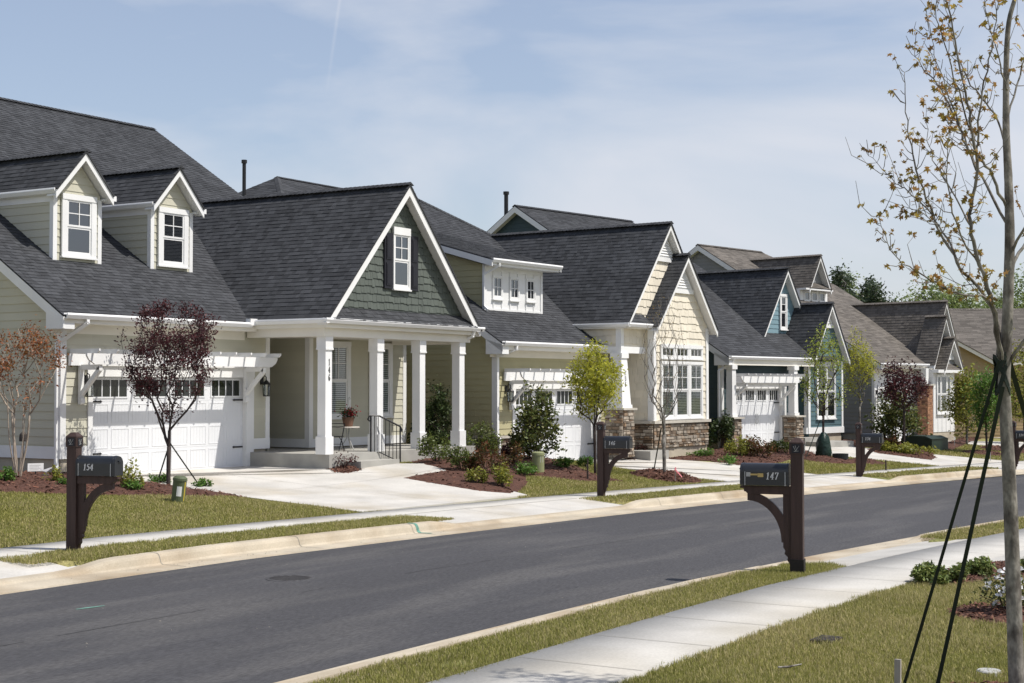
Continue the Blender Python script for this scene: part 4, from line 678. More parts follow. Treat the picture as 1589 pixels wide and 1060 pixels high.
# pavements
xw = list(np.concatenate([np.arange(-30, 2, 4), np.arange(2, 80, .5), np.arange(80, 160, 5)]))
grid('pavement', MT['walk'], xw, [lambda x: 16.16+S(x), lambda x: 16.165+S(x), lambda x: 17.08+S(x), lambda x: 17.085+S(x)], lambda x, y, j: base(x)+(.16 if j in (1, 2) else .05))
grid('pavement', MT['walk'], xw, [lambda x: 5.395+Sn(x), lambda x: 5.4+Sn(x), lambda x: 6.6+Sn(x), lambda x: 6.605+Sn(x)], lambda x, y, j: base(x)+(.155 if j in (1, 2) else .05))
# aprons between kerb and pavement
def apron(a, b, near=False):
    if not near: cols = [lambda x, k=k: 15.0+(16.17-15.0)*k/4+S(x) for k in range(5)]; zf = lambda x, y, j: base(x)+.06+(.156-.06)*j/4
    else: cols = [lambda x, k=k: 7.43-(7.43-6.59)*k/4+Sn(x) for k in range(5)]; zf = lambda x, y, j: base(x)+.06+(.151-.06)*j/4
    grid('driveway_apron', MT['conc'] if not near else MT['walk'], list(np.arange(a-.6, b+.61, .3)), cols, zf)
for a, b in FG: apron(a, b)
apron(18.9, 23.2, True)
# flat sheets laid on the ground: polygon in world coordinates, subdivided, following ter()
def sheet(m, poly, dz, step=.5, zf=None, mi=0, edge=.06):
    xs = [p[0] for p in poly]; ys = [p[1] for p in poly]; zf = zf or ter; x = math.floor(min(xs)/step)*step
    while x < max(xs):
        cx = clip(clip(poly, -1, 0, -x), 1, 0, x+step); y = math.floor(min(ys)/step)*step
        while len(cx) >= 3 and y < max(ys):
            q = clip(clip(cx, 0, -1, -y), 0, 1, y+step)
            if len(q) >= 3: m.add([(a, b, zf(a, b)+dz) for a, b in q], [tuple(range(len(q)))], mi)
            y += step
        x += step
    n = len(poly); m.add([(a, b, zf(a, b)+dz) for a, b in poly]+[(a, b, zf(a, b)-.1) for a, b in poly], [(i, (i+1) % n, n+(i+1) % n, n+i) for i in range(n)], mi)
def W2(o, rz, p): c, s = math.cos(rz), math.sin(rz); return (o[0]+p[0]*c-p[1]*s, o[1]+p[0]*s+p[1]*c)
DR = []
def drive(poly, zg, yg_, o, rz, mat='conc', dz=.012):   # zg: floor level at the garage
    m = M(); a_ = W2(o, rz, (0, 0)); ny_ = (-math.sin(rz), math.cos(rz))
    def zf(x, y):
        t = y-S(x); d = (x-a_[0])*ny_[0]+(y-a_[1])*ny_[1]; k = min(1, max(0, (t-17.08)/max(.5, (t-17.08)-d))); return (base(x)+.15)*(1-k)+zg*k
    sheet(m, poly, dz, .5, zf); DR.append(poly); tag(m.build('driveway', MT[mat]), kind='structure'); return zf
drA = [(22.35, 17.07), (28.35, 17.07), (29.0, 18.6), (29.9, 20.3), (30.9, 21.3), (30.2, 21.9), (28.55, 21.95), (28.1, 22.4), (28.1, 24.95), (22.9, 24.95)]
def convex_parts(poly):                 # ear clipping
    P_ = list(poly); out = []
    if sum(P_[i][0]*P_[(i+1) % len(P_)][1]-P_[(i+1) % len(P_)][0]*P_[i][1] for i in range(len(P_))) < 0: P_ = P_[::-1]
    cr = lambda a, b, c: (b[0]-a[0])*(c[1]-a[1])-(b[1]-a[1])*(c[0]-a[0]); guard = 0
    while len(P_) > 3 and guard < 500:
        guard += 1
        for i in range(len(P_)):
            a, b, c = P_[i-1], P_[i], P_[(i+1) % len(P_)]
            if cr(a, b, c) <= 1e-9: continue
            if any(cr(a, b, p) > 0 and cr(b, c, p) > 0 and cr(c, a, p) > 0 for p in P_ if p not in (a, b, c)): continue
            out.append([a, b, c]); P_.pop(i); break
    out.append(P_); return out
def drive_any(poly, zg, o, rz, mat='conc', dz=.012):
    m = M(); a_ = (o[0], o[1]); ny_ = (-math.sin(rz), math.cos(rz))
    def zf(x, y):
        t = y-S(x); d = (x-a_[0])*ny_[0]+(y-a_[1])*ny_[1]; den = (t-17.08)-d; k = min(1, max(0, (t-17.08)/max(.5, den))); return max((base(x)+.15)*(1-k)+zg*k, ter(x, y)+.004)
    for q in convex_parts(poly): sheet(m, q, dz, .5, zf)
    DR.append(poly); tag(m.build('driveway', MT[mat]), kind='structure')
drive_any(drA, .45, (22.1, 24.85), 0)
cB = lambda x, y: W2((36.05, 22.80), R(-3.5), (x, y)); cC = lambda x, y: W2((49.74, 21.94), R(-10), (x, y)); cD = lambda x, y: W2((64.58, 21.24), R(-11), (x, y))
drive_any([(37.0, 17.07+S(37.0)), (39.5, 17.07+S(39.5)), (42.3, 17.07+S(42.3)), cB(7.5, -3.4), cB(6.8, -1.6), cB(5.7, -1.6), cB(5.6, .1), cB(.6, .1)], .134, (36.05, 22.8), R(-3.5))
drive_any([(51.0, 17.07+S(51.0)), (53.5, 17.07+S(53.5)), (57, 17.07+S(57)), cC(6.7, -2.6), cC(6.5, -1.5), cC(4.5, -1.5), cC(4.3, .1), cC(.4, .1)], .209, (49.74, 21.94), R(-10))
drive_any([(63.6, 17.07+S(63.6)), (66.5, 17.07+S(66.5)), (70.2, 17.07+S(70.2)), cD(6.5, -2.6), cD(4.2, -1.6), cD(3.5, .05), cD(.3, .05)], .03, (64.58, 21.24), R(-11))
drive_any([(5, 17.07), (13.2, 17.07), (12.5, 25), (5, 25)], .4, (5, 25), 0)
drive_any([(78.5, 17.07+S(78.5)), (83, 17.07+S(83)), (84.5, 20.), (81, 20.5)], -.55, (84, 20.3), R(-17))
m = M(); nd = [(18.75, 5.41+Sn(18.75)), (23.4, 5.41+Sn(23.4)), (23.0, -12), (18.6, -12)]; sheet(m, nd, .022, .8, lambda x, y: base(x)+.14 if y > -2 else ter(x, y)); tag(m.build('driveway', MT['walk']), kind='structure')
# saw-cut joints across the pavements and driveways, and kerb joints: shallow dark grooves
jm = M()
def jline(p, q, zf, w=.009, dz=.004):
    p, q = V3(*p), V3(*q); d = (q-p)/np.linalg.norm(q-p); s = V3(-d[1], d[0])*w/2; n = max(1, int(np.linalg.norm(q-p)/.5))
    for i in range(n):
        a, b = p+(q-p)*i/n, p+(q-p)*(i+1)/n; jm.add([(*(k), zf(*k)+dz) for k in (a-s, b-s, b+s, a+s)], [(0, 1, 2, 3)])
for i in range(60):
    x = 1.5+i*1.32
    jline((x, 5.42+Sn(x)), (x, 6.58+Sn(x)), lambda a, b: base(a)+.155); x = 2+i*1.5; jline((x, 16.18+S(x)), (x, 17.06+S(x)), lambda a, b: base(a)+.16)
for a, b in FG: 
    for k in range(1, 3): x = a+(b-a)*k/3; jline((x, 15.02+S(x)), (x, 16.15+S(x)), lambda p, q: base(p)+.06+.096*(q-S(p)-15)/1.17, .01)
    for x in np.arange(a, b, .5): jline((x, 16.165+S(x)), (x+.5, 16.165+S(x+.5)), lambda p, q: base(p)+.16); jline((x, 17.083+S(x)), (x+.5, 17.083+S(x+.5)), lambda p, q: base(p)+.163)
for x in np.arange(18.9, 23, .5): jline((x, 6.6+Sn(x)), (x+.5, 6.6+Sn(x+.5)), lambda p, q: base(p)+.156)
def zA(x, y): k = min(1, max(0, (y-17.08)/(24.85-17.08))); return .15*(1-k)+.45*k+.012
zA2 = lambda x, y: max(((base(x)+.15)*(1-min(1, max(0, (y-S(x)-17.08)/max(.5, (y-S(x)-17.08)-(y-24.85)))))+.45*min(1, max(0, (y-S(x)-17.08)/max(.5, (y-S(x)-17.08)-(y-24.85))))), ter(x, y)+.004)+.012
jline((25.5, 17.1), (25.5, 24.8), zA2); jline((22.6, 20.6), (30.0, 20.6), zA2)
tag(jm.build('joint', MT['joint']), kind='structure')
kj = M()
for i in range(22):
    x = 14.9+i*2.9
    if ramp(x, FG) > .9:
        kj.add([(x+dx, y+S(x), base(x)+z+.004) for dx in (-.008, .008) for y, z in ((14.31, .002), (14.74, 0), (14.775, .025), (14.8, .1), (14.825, .135), (14.86, .148), (15, .152))], [(j, j+1, j+8, j+7) for j in range(6)])
tag(kj.build('joint', MT['joint']), kind='structure')

# ------------------------------------------------------------------ mulch beds (positions read off the picture, then kept as ground shapes)
BEDS = []
def bedpx(pts, mound=.06): BEDS.append(([tuple(at(*p)[:2]) for p in pts], mound))
def ring(px, py, r, mound=.12, n=14, sy=1.0): c = at(px, py); BEDS.append(([(c[0]+r*math.cos(k*2*math.pi/n), c[1]+r*sy*math.sin(k*2*math.pi/n)) for k in range(n)], mound))
BEDS.append(([(15.5, 24.0), (17.6, 22.6), (20.0, 21.0), (21.6, 20.1), (22.75, 20.0), (22.85, 22.4), (22.9, 24.8), (22.1, 24.8), (22.05, 29.5), (20.5, 29.5), (17, 28)], .07))
bedpx([(505, 728), (520, 723), (545, 721), (566, 724), (562, 731), (540, 736), (517, 734)], .06)
bedpx([(622, 743), (655, 735), (690, 731), (640, 719), (622, 708), (690, 700), (770, 702), (838, 708), (850, 716), (830, 730), (815, 738), (818, 752), (797, 768), (740, 763), (680, 753)], .07)
bedpx([(838, 708), (862, 716), (895, 724), (926, 738), (968, 747), (905, 747), (850, 741), (815, 738), (830, 728)], .05)
ring(1033, 741, .95, .14)
bedpx([(1062, 706), (1110, 698), (1150, 694), (1262, 702), (1275, 714), (1225, 713), (1190, 724), (1145, 723), (1105, 716)], .06)
ring(1286, 716, .9, .13); ring(1342, 718, .75, .12)
BEDS.append(([cC(5.6, -.35), cC(5.7, -1.3), cC(6.9, -1.4), cC(8.6, -2.2), cC(10.5, -2.0), cC(12.8, -2.6), cD(-.1, .1), cD(-.2, 2), cC(9, 1.5), cC(8.2, -.3)], .05))
bedpx([(1343, 698), (1375, 692), (1440, 697), (1455, 711), (1446, 715), (1400, 709), (1360, 704)], .06)
bedpx([(1448, 699), (1470, 686), (1512, 672), (1531, 676), (1502, 689), (1478, 699)], .05)
ring(1527, 704, .9, .1); ring(1577, 700, 1.5, .1)
BEDS.append(([cB(6.75, -1.75), cB(8.2, -2.9), cB(9.9, -3.0), cB(10.4, -1.2), cB(13.2, 1), cB(12.8, 3), cB(10.3, 0), cB(10.2, -1.4), cB(6.9, -1.4)], .05))
bedpx([(1422, 903), (1452, 889), (1500, 879), (1589, 872), (1640, 876), (1600, 898), (1535, 905), (1480, 910)], .07)
ring(1592, 955, .75, .06)
ring(1578, 1094, .74, .05)
bedpx([(966, 711), (985, 706), (1000, 709), (994, 714), (975, 716)], .04)
def inpoly(x, y, P_):
    c = False; j = len(P_)-1
    for i in range(len(P_)):
        if (P_[i][1] > y) != (P_[j][1] > y) and x < (P_[j][0]-P_[i][0])*(y-P_[i][1])/(P_[j][1]-P_[i][1]+1e-12)+P_[i][0]: c = not c
        j = i
    return c
bm = M(); NB = 0
def edist(x, y, P_):
    d = 9.
    for i in range(len(P_)):
        a, b = P_[i], P_[(i+1) % len(P_)]; vx, vy = b[0]-a[0], b[1]-a[1]; k = max(0, min(1, ((x-a[0])*vx+(y-a[1])*vy)/(vx*vx+vy*vy+1e-12))); d = min(d, math.hypot(x-a[0]-vx*k, y-a[1]-vy*k))
    return d
def bedz(x, y, P_, mound): return ter(x, y)+.008+mound*min(1, edist(x, y, P_)/.45)
for P_, mound in BEDS:
    xs = [p[0] for p in P_]; ys = [p[1] for p in P_]
    for q in convex_parts(P_): sheet(bm, q, 0, .2, lambda a, b: bedz(a, b, P_, mound)+.014*mnoise.noise((a*6, b*6, 0)), mi=1)
    area = (max(xs)-min(xs))*(max(ys)-min(ys)); dd = dep((sum(xs)/len(xs), sum(ys)/len(ys))); cnt = int(min(5200, area*(420 if dd < 20 else 330 if dd < 40 else 90)))
    for _ in range(cnt):
        x, y = rng.uniform(min(xs)-.04, max(xs)+.04), rng.uniform(min(ys)-.04, max(ys)+.04)
        if not inpoly(x, y, P_): continue
        z = bedz(x, y, P_, mound)+rng.uniform(.003, .02); L = rng.uniform(.012, .038)*(1 if dd < 30 else 1.35); wd = L*rng.uniform(.25, .5); a = rng.random()*6.3; ti = rng.uniform(-.5, .5); u = V3(math.cos(a), math.sin(a), ti)*L; v = V3(-math.sin(a), math.cos(a), rng.uniform(-.4, .4))*wd; c = V3(x, y, z); h = V3(0, 0, .006)
        bm.add([c-u-v, c+u-v, c+u+v, c-u+v, c-u*.9+h, c+u*.9+h], [(0, 1, 2, 3), (0, 1, 5, 4), (3, 2, 5, 4)])
tag(bm.build('mulch', [MT['mulch'], MT['mulchbase']]), kind='stuff')

# ------------------------------------------------------------------ lawns: grass blades
def lawn(name, n_per, xr_, yr_, ok, hgt, wid, seed, tall_edge=None):
    r = np.random.default_rng(seed); area = (xr_[1]-xr_[0])*(yr_[1]-yr_[0]); n = int(area*n_per); P_ = np.stack([r.uniform(*xr_, n), r.uniform(*yr_, n)], 1)
    keep = np.array([ok(x, y) and (mnoise.noise((x*2.3, y*2.3, 5.5)) > -.52 or r.random() < .35) for x, y in P_]); P_ = P_[keep]; n = len(P_)
    z = np.array([ter(x, y) for x, y in P_])-.012; a = r.uniform(0, 2*np.pi, n); le = r.uniform(.1, .75, n)
    pat = np.array([mnoise.noise((x*1.1, y*1.1, 3.3)) for x, y in P_]); pat2 = np.array([mnoise.noise((x*.35, y*.35, 8.1)) for x, y in P_])
    h = hgt*r.uniform(.55, 1.25, n)*(1+.5*pat)*np.where(r.random(n) < .03, 1.55, 1.0); wd = wid*r.uniform(.7, 1.3, n)
    dx, dy = np.cos(a)*h*le, np.sin(a)*h*le; b = a+np.pi/2+r.uniform(-.4, .4, n); sx, sy = np.cos(b)*wd, np.sin(b)*wd
    v = np.zeros((n, 5, 3)); x, y = P_[:, 0], P_[:, 1]
    v[:, 0] = np.stack([x-sx, y-sy, z], 1); v[:, 1] = np.stack([x+sx, y+sy, z], 1)
    v[:, 2] = np.stack([x+sx*.8+dx*.4, y+sy*.8+dy*.4, z+h*.62], 1); v[:, 3] = np.stack([x-sx*.8+dx*.4, y-sy*.8+dy*.4, z+h*.62], 1); v[:, 4] = np.stack([x+dx, y+dy, z+h*np.sqrt(np.maximum(.2, 1-le*le*.6))], 1)
    me = bpy.data.meshes.new(name); me.vertices.add(n*5); me.vertices.foreach_set('co', v.reshape(-1)); i5 = np.arange(n)*5
    loops = np.stack([i5, i5+1, i5+2, i5+3, i5+3, i5+2, i5+4], 1).reshape(-1); me.loops.add(n*7); me.loops.foreach_set('vertex_index', loops.astype(np.int32)); me.polygons.add(n*2)
    ls = np.stack([np.arange(n)*7, np.arange(n)*7+4], 1).reshape(-1); me.polygons.foreach_set('loop_start', ls.astype(np.int32)); me.polygons.foreach_set('loop_total', np.tile([4, 3], n).astype(np.int32)); me.update(calc_edges=True)
    straw = np.clip((r.random(n) < np.clip(.34+.42*pat2+.25*pat, .05, .8)).astype(float), 0, 1); k = r.random(n)
    g1, g2, st = V3(.195, .205, .056), V3(.335, .32, .105), V3(.50, .435, .22)
    c = g1[None]*(1-k[:, None])+g2[None]*k[:, None]; c = c*(1-straw[:, None])+(st[None]*r.uniform(.7, 1.1, n)[:, None])*straw[:, None]; c = np.concatenate([c, np.ones((n, 1))], 1)
    at_ = me.attributes.new('tint', 'FLOAT_COLOR', 'POINT'); at_.data.foreach_set('color', np.repeat(c, 5, 0).reshape(-1)); me.materials.append(MT['blade']); o = bpy.data.objects.new(name, me); C.objects.link(o); tag(o, kind='stuff'); return o
def free(x, y): 
    return not any(inpoly(x, y, P_) for P_, _ in BEDS) and not any(inpoly(x, y, P_) for P_ in DR)
def vis(x, y, pad=.07):
    d = x*math.cos(YAW)+y*math.sin(YAW); r_ = x*math.sin(YAW)-y*math.cos(YAW); return d > 5 and -.34-pad < r_/d < .34+pad and 2.35/d < .235+.02
edge = lambda x, y, k=4.: .06*mnoise.noise((x*k, y*k, 1.7))+.05*mnoise.noise((x*k*4, y*k*4, 2.7))
lawn('grass', 7600, (9.0, 19.2), (-1.5, 5.5), lambda x, y: y-Sn(x) < 5.40+edge(x, y) and vis(x, y) and free(x, y) and x < 18.55+.5*mnoise.noise((y*.7, 0, 0)), .050, .0024, 1)
lawn('grass', 7600, (8.0, 18.95), (5.9, 7.7), lambda x, y: 6.57+edge(x, y) < y-Sn(x) < 7.44+edge(y, x) and vis(x, y) and (x < 18.3 or (y-Sn(x)-7.0)**2 < (18.95-x)**2*1.2), .048, .0024, 2)
lawn('grass', 2600, (23.6, 40), (3.5, 7.6), lambda x, y: 6.6 < y-Sn(x) < 7.45 and vis(x, y), .055, .0045, 3)
lawn('grass', 4200, (13.0, 22.5), (14.8, 16.3), lambda x, y: 15.0+edge(x, y) < y-S(x) < 16.18+edge(y, x) and 13.2+.55*((y-15.0) < .35) < x < 22.25, .052, .0036, 4)
lawn('grass', 3000, (12, 22.9), (17, 24.9), lambda x, y: 17.07+edge(x, y) < y-S(x) and vis(x, y) and free(x, y) and x > 13.1 and y < 24.7-.2*abs(x-22), .050, .0044, 5)
lawn('grass', 2200, (28.2, 37.2), (13.5, 16.2), lambda x, y: 15.0+edge(x, y) < y-S(x) < 16.18 and 28.3 < x < 37.0, .05, .0058, 6)
lawn('grass', 1700, (27.8, 38), (16, 25), lambda x, y: 17.07+edge(x, y) < y-S(x) and vis(x, y) and free(x, y) and y < 25-(x-28)*.2, .05, .0062, 7)
lawn('grass', 700, (42, 51), (11, 18), lambda x, y: (15.0 < y-S(x) < 16.18 and 42.5 < x < 50.8) or (17.08 < y-S(x) < 21 and 42.3 < x < 51.2 and free(x, y)), .065, .011, 8)
lawn('grass', 450, (42, 80), (6, 21), lambda x, y: ((15.0 < y-S(x) < 16.18 and 57 < x < 64) or (17.08 < y-S(x) < 22 and (56.8 < x < 64.4 or 70 < x < 79))) and free(x, y) and vis(x, y), .07, .014, 9)

# small marks on the ground
z_ = lambda x, y: crown(x, y)
mh = at(450, 911); m = M(); m.lathe([(.30, -.02), (.30, .002), (.27, .006), (.0, .006)], (mh[0], mh[1], z_(mh[0], mh[1])), 28)
for k in range(-3, 4): q = math.sqrt(max(.001, .25**2-(k*.07)**2)); m.box((mh[0]+k*.07-.014, mh[1]-q, z_(mh[0], mh[1])+.006), (mh[0]+k*.07+.014, mh[1]+q, z_(mh[0], mh[1])+.010), 1)
tag(m.build('manhole_cover', [MT['asphalt'], MT['cover']]), 'round cast iron cover set in the asphalt road', 'manhole cover')
m = M(); a, b = at(118, 961), at(162, 955); d = (b-a)/np.linalg.norm(b-a); s = V3(-d[1], d[0], 0)*.035; m.add([(*p[:2], z_(*p[:2])+.004) for p in (a-s*.4, a+(b-a)*.5-s, b-s*.5, b+s*.4, a+(b-a)*.4+s, a+s*.5)], [tuple(range(6))]); tag(m.build('road_marking', MT['paint']), kind='structure')
m = M(); x = 20.85
for (y0, z0), (y1, z1) in zip([(14.5, .004), (14.74, .003), (14.775, .028), (14.8, .103), (14.825, .138), (14.86, .151)], [(14.74, .003), (14.775, .028), (14.8, .103), (14.825, .138), (14.86, .151), (14.99, .155)]):
    m.add([(x-.05, y0+S(x), base(x)+z0+.003), (x+.03, y0+S(x), base(x)+z0+.003), (x+.03, y1+S(x), base(x)+z1+.003), (x-.05, y1+S(x), base(x)+z1+.003)], [(0, 1, 2, 3)])
tag(m.build('kerb_marking', MT['paint']), kind='structure')

# grit and leaf litter along the gutters, and the lengthwise paving seam of the road
gm = M()
for i in range(260):
    x = 9+abs(rng.gauss(0, 1))*16; 
    if rng.random() < .45: y = 14.42+S(x)+abs(rng.gauss(0, .12)); z = base(x)+.006
    elif rng.random() < .4: y = 7.98+Sn(x)-abs(rng.gauss(0, .12)); z = base(x)+.006
    else: y = rng.uniform(8.2+Sn(x), 14.2+S(x)); z = crown(x, y)+.002
    L = rng.uniform(.005, .014); a = rng.random()*6.3; c = V3(x, y, z); u = V3(math.cos(a), math.sin(a), .2)*L; v = V3(-math.sin(a), math.cos(a), 0)*L*.6; gm.add([c-u, c+v, c+u, c-v, c+V3(0, 0, L*.7)], [(0, 1, 4), (1, 2, 4), (2, 3, 4), (3, 0, 4)])
tag(gm.build('litter', MT['joint']), kind='stuff')
sm = M(); q = []
for i in range(150):
    x = 6+i*.4; y = 11.25+.5*(S(x)+Sn(x))+.03*mnoise.noise((x*.9, 0, 0)); w_ = .006+.004*mnoise.noise((x*2, 4, 0)); q.append([(x, y-w_, crown(x, y)+.004), (x, y+w_, crown(x, y)+.004)])
for i in range(149):
    if mnoise.noise((i*.21, 9, 0)) > .0: sm.add([q[i][0], q[i+1][0], q[i+1][1], q[i][1]], [(0, 1, 2, 3)])
tag(sm.build('seam', MT['seam']), kind='structure')
# ------------------------------------------------------------------ plants
class Leaves:
    """leaf mesh gathered with numpy; each leaf is a folded diamond (or a lobed maple leaf)"""
    def __init__(s): s.c = []
    def add(s, P, size, r, up=.3, shape='d', droop=0.):
        P = np.asarray(P, float); n = len(P)
        if not n: return
        a = r.normal(size=(n, 3)); a[:, 2] = a[:, 2]*.7+droop; a /= np.linalg.norm(a, axis=1)[:, None]
        nn = r.normal(size=(n, 3)); nn[:, 2] += up*3; b = np.cross(nn, a); b /= np.linalg.norm(b, axis=1)[:, None]+1e-9; nn = np.cross(a, b)
        L = size*r.uniform(.6, 1.25, n)[:, None]; s.c.append((P, a*L, b*L, nn*L, shape))
    def build(s, name, mat, parent):
        V, F, k = [], [], 0
        for P, a, b, nn, sh in s.c:
            n = len(P)
            if sh == 'd':
                tpl = [(0, 0, 0), (.45, .26, .07), (1, 0, -.05), (.45, -.26, .07)]; fs = [(0, 1, 2, 3)]
            elif sh == 'n': tpl = [(0, .03, 0), (1, .012, -.05), (1, -.012, -.05), (0, -.03, 0)]; fs = [(0, 1, 2, 3)]
            elif sh == 'p': tpl = [(.0, 0, 0), (.5, .42, .12), (.95, .2, .1), (1, -.2, .1), (.5, -.42, .12)]; fs = [(0, 1, 2, 3, 4)]
            else:        # five-pointed maple leaf
                tpl = [(0, 0, 0), (.12, .38, -.08), (.34, .2, .03), (.62, .52, -.1), (.62, .17, .04), (1.05, 0, -.14), (.62, -.17, .04), (.62, -.52, -.1), (.34, -.2, .03), (.12, -.38, -.08)]; fs = [(0, 1, 2), (0, 2, 3, 4), (0, 4, 5, 6), (0, 6, 7, 8), (0, 8, 9)]
            t = len(tpl); v = np.stack([P+a*x+b*y+nn*z for x, y, z in tpl], 1).reshape(-1, 3); V.append(v)
            base_ = (np.arange(n)*t+k)[:, None]
            for f in fs: F.append((base_+np.array(f)[None], len(f)))
            k += n*t
        V = np.concatenate(V); lo = [f.reshape(-1) for f, _ in F]; tot = np.concatenate([np.full(len(f), L) for f, L in F]); loops = np.concatenate(lo)
        me = bpy.data.meshes.new(name); me.vertices.add(len(V)); me.vertices.foreach_set('co', V.reshape(-1)); me.loops.add(len(loops)); me.loops.foreach_set('vertex_index', loops.astype(np.int32)); me.polygons.add(len(tot))
        me.polygons.foreach_set('loop_start', (np.cumsum(tot)-tot).astype(np.int32)); me.polygons.foreach_set('loop_total', tot.astype(np.int32)); me.update(calc_edges=True); me.materials.append(LF[mat] if mat in LF else MT[mat]); o = bpy.data.objects.new(name, me); C.objects.link(o); o.parent = parent; return o
def skeleton(r, stems, targets, step, lift=.25, jit=.05, pull=.55):
    """grow branches: each target joins the nearest node that lies below it"""
    pos = []; par = []
    for st in stems:
        prev = -1
        for p in st: pos.append(V3(*p)); par.append(prev); prev = len(pos)-1
    A = np.array(pos)
    for T in targets:
        T = V3(*T); d = np.linalg.norm(A-T, axis=1); dz = T[2]-A[:, 2]; hz = np.hypot(A[:, 0]-T[0], A[:, 1]-T[1]); cost = d+np.maximum(0, pull*hz-dz)*2.2
        i = int(np.argmin(cost)); p = A[i]; L = np.linalg.norm(T-p); n = max(2, int(L/step)); prev = i
        for k in range(1, n+1):
            a = k/n; q = p+(T-p)*a; q[2] -= lift*L*.35*math.sin(math.pi*a)*.5; q += r.normal(size=3)*jit*L*.35*(1-a)*(a > 0); pos.append(q); par.append(prev); prev = len(pos)-1
        A = np.array(pos)
    return pos, par
def tubes(m, pos, par, r0, rbase, n=5, expo=2.3, rmax=None):
    N_ = len(pos); s = np.zeros(N_); ch = [[] for _ in range(N_)]
    for i, p in enumerate(par):
        if p >= 0: ch[p].append(i)
    for i in range(N_-1, -1, -1): s[i] = sum(s[c] for c in ch[i]) if ch[i] else 1.0
    rad = r0*np.power(s, 1/expo); rad = rad*min(1.0, rbase/rad.max()) if rbase else rad
    if rbase: rad = np.maximum(np.minimum(rad*(rbase/rad.max()), rbase), r0*.5)
    for i in range(N_):                 # chains
        if par[i] >= 0 and len(ch[par[i]]) == 1: continue
        if par[i] < 0 and len(ch[i]) != 0 and False: continue
        starts = [i] if par[i] >= 0 else ch[i] and [None] or []
        if par[i] < 0: 
            c = i; pts = [pos[i]]; rs = [rad[i]]
            while len(ch[c]) == 1: c = ch[c][0]; pts.append(pos[c]); rs.append(rad[c])
            if len(pts) > 1: m.tube(pts, rs, 8)
            continue
        c = i; pts = [pos[par[i]], pos[i]]; rs = [min(rad[par[i]], rad[i]*1.15), rad[i]]
        while len(ch[c]) == 1: c = ch[c][0]; pts.append(pos[c]); rs.append(rad[c])
        m.tube(pts, rs, 8 if rs[0] > .03 else n, cap=False)
    return rad, ch
def crown_pts(r, kind, n, c, rx, h):
    """points in a crown volume standing at height c[2]..c[2]+h"""
    o = []
    while len(o) < n:
        u = r.uniform(-1, 1, 3); z = (u[2]+1)/2
        if kind == 'cone': R_ = (1-z)**.75*.92+.08; R_ *= min(1, z*6+.35)
        elif kind == 'vase': R_ = (.22+.78*min(1, z/.55))*(1 if z < .72 else math.sqrt(max(0, 1-((z-.72)/.3)**2)))
        elif kind == 'column': R_ = .75*math.sin(min(1, z*1.6+.12)*math.pi/2)*(1-max(0, z-.55)/.45*.75)+.05
        else: R_ = math.sqrt(max(0, 1-(2*z-1)**2))*(1.08-.3*z)
        q = math.hypot(u[0], u[1])
        if q > R_ or r.random() > .25+.75*(q/max(R_, .01))**1.2: continue
        o.append(c+V3(u[0]*rx, u[1]*rx, z*h))
    return np.array(o)
def tree(label, base_, H, trunk_h, rx, kind, leaf, bark, n_t, n_l, ls, seed, r_base=.05, r0=.006, cz=None, shape='d', multi=1, sigma=.1, group=None, name='tree', lean=(0, 0), step=.3, pull=.55, clump=2.5, tip=False, off=(0, 0), lift=.25, jit=.05, expo=2.3):
    r = np.random.default_rng(seed); b = V3(*base_); t = thing(name, label, 'tree', b, 0, group); cz = trunk_h if cz is None else cz
    stems = []
    for k in range(multi):
        if multi == 1: top = trunk_h+(H-trunk_h)*.55; stems.append([(lean[0]*z/H+.012*math.sin(z*3+seed), lean[1]*z/H+.012*math.cos(z*2.3+seed), z) for z in np.linspace(-.15, top, 9)])
        else: a = k*2*math.pi/multi+.4; rr = rx*.32; stems.append([(.06*math.cos(a)+rr*math.cos(a)*(max(0, z)/H)**.8+.03*math.sin(z*4+k), .06*math.sin(a)+rr*math.sin(a)*(max(0, z)/H)**.8+.03*math.cos(z*3.1+k), z) for z in np.linspace(-.12, H*.5, 8)])
    T = crown_pts(r, kind, n_t, V3(off[0], off[1], cz), rx, H-cz); T = T[np.argsort(np.hypot(T[:, 0], T[:, 1])*.7+T[:, 2]*.6)]
    pos, par = skeleton(r, stems, T, step, lift=lift, jit=jit, pull=pull); m = M(); rad, ch = tubes(m, pos, par, r0, r_base, expo=expo); m.build('trunk', MT[bark], t, smooth=True)
    A = np.array(pos); st_n = sum(len(s) for s in stems); tw = [i for i in range(st_n, len(pos)) if rad[i] < max(r0*3.2, np.percentile(rad, 70))]; 
    if not tw: tw = list(range(st_n, len(pos)))
    tips = [i for i in tw if not ch[i]]; src = np.array(tips if tip else tw); w_ = r.random(len(src))**clump; w_ /= w_.sum()
    pick = r.choice(src, n_l, p=w_); P_ = A[pick]+r.normal(size=(n_l, 3))*sigma; lv = Leaves(); lv.add(P_, ls, r, shape=shape); lv.build('crown', leaf, t); return t
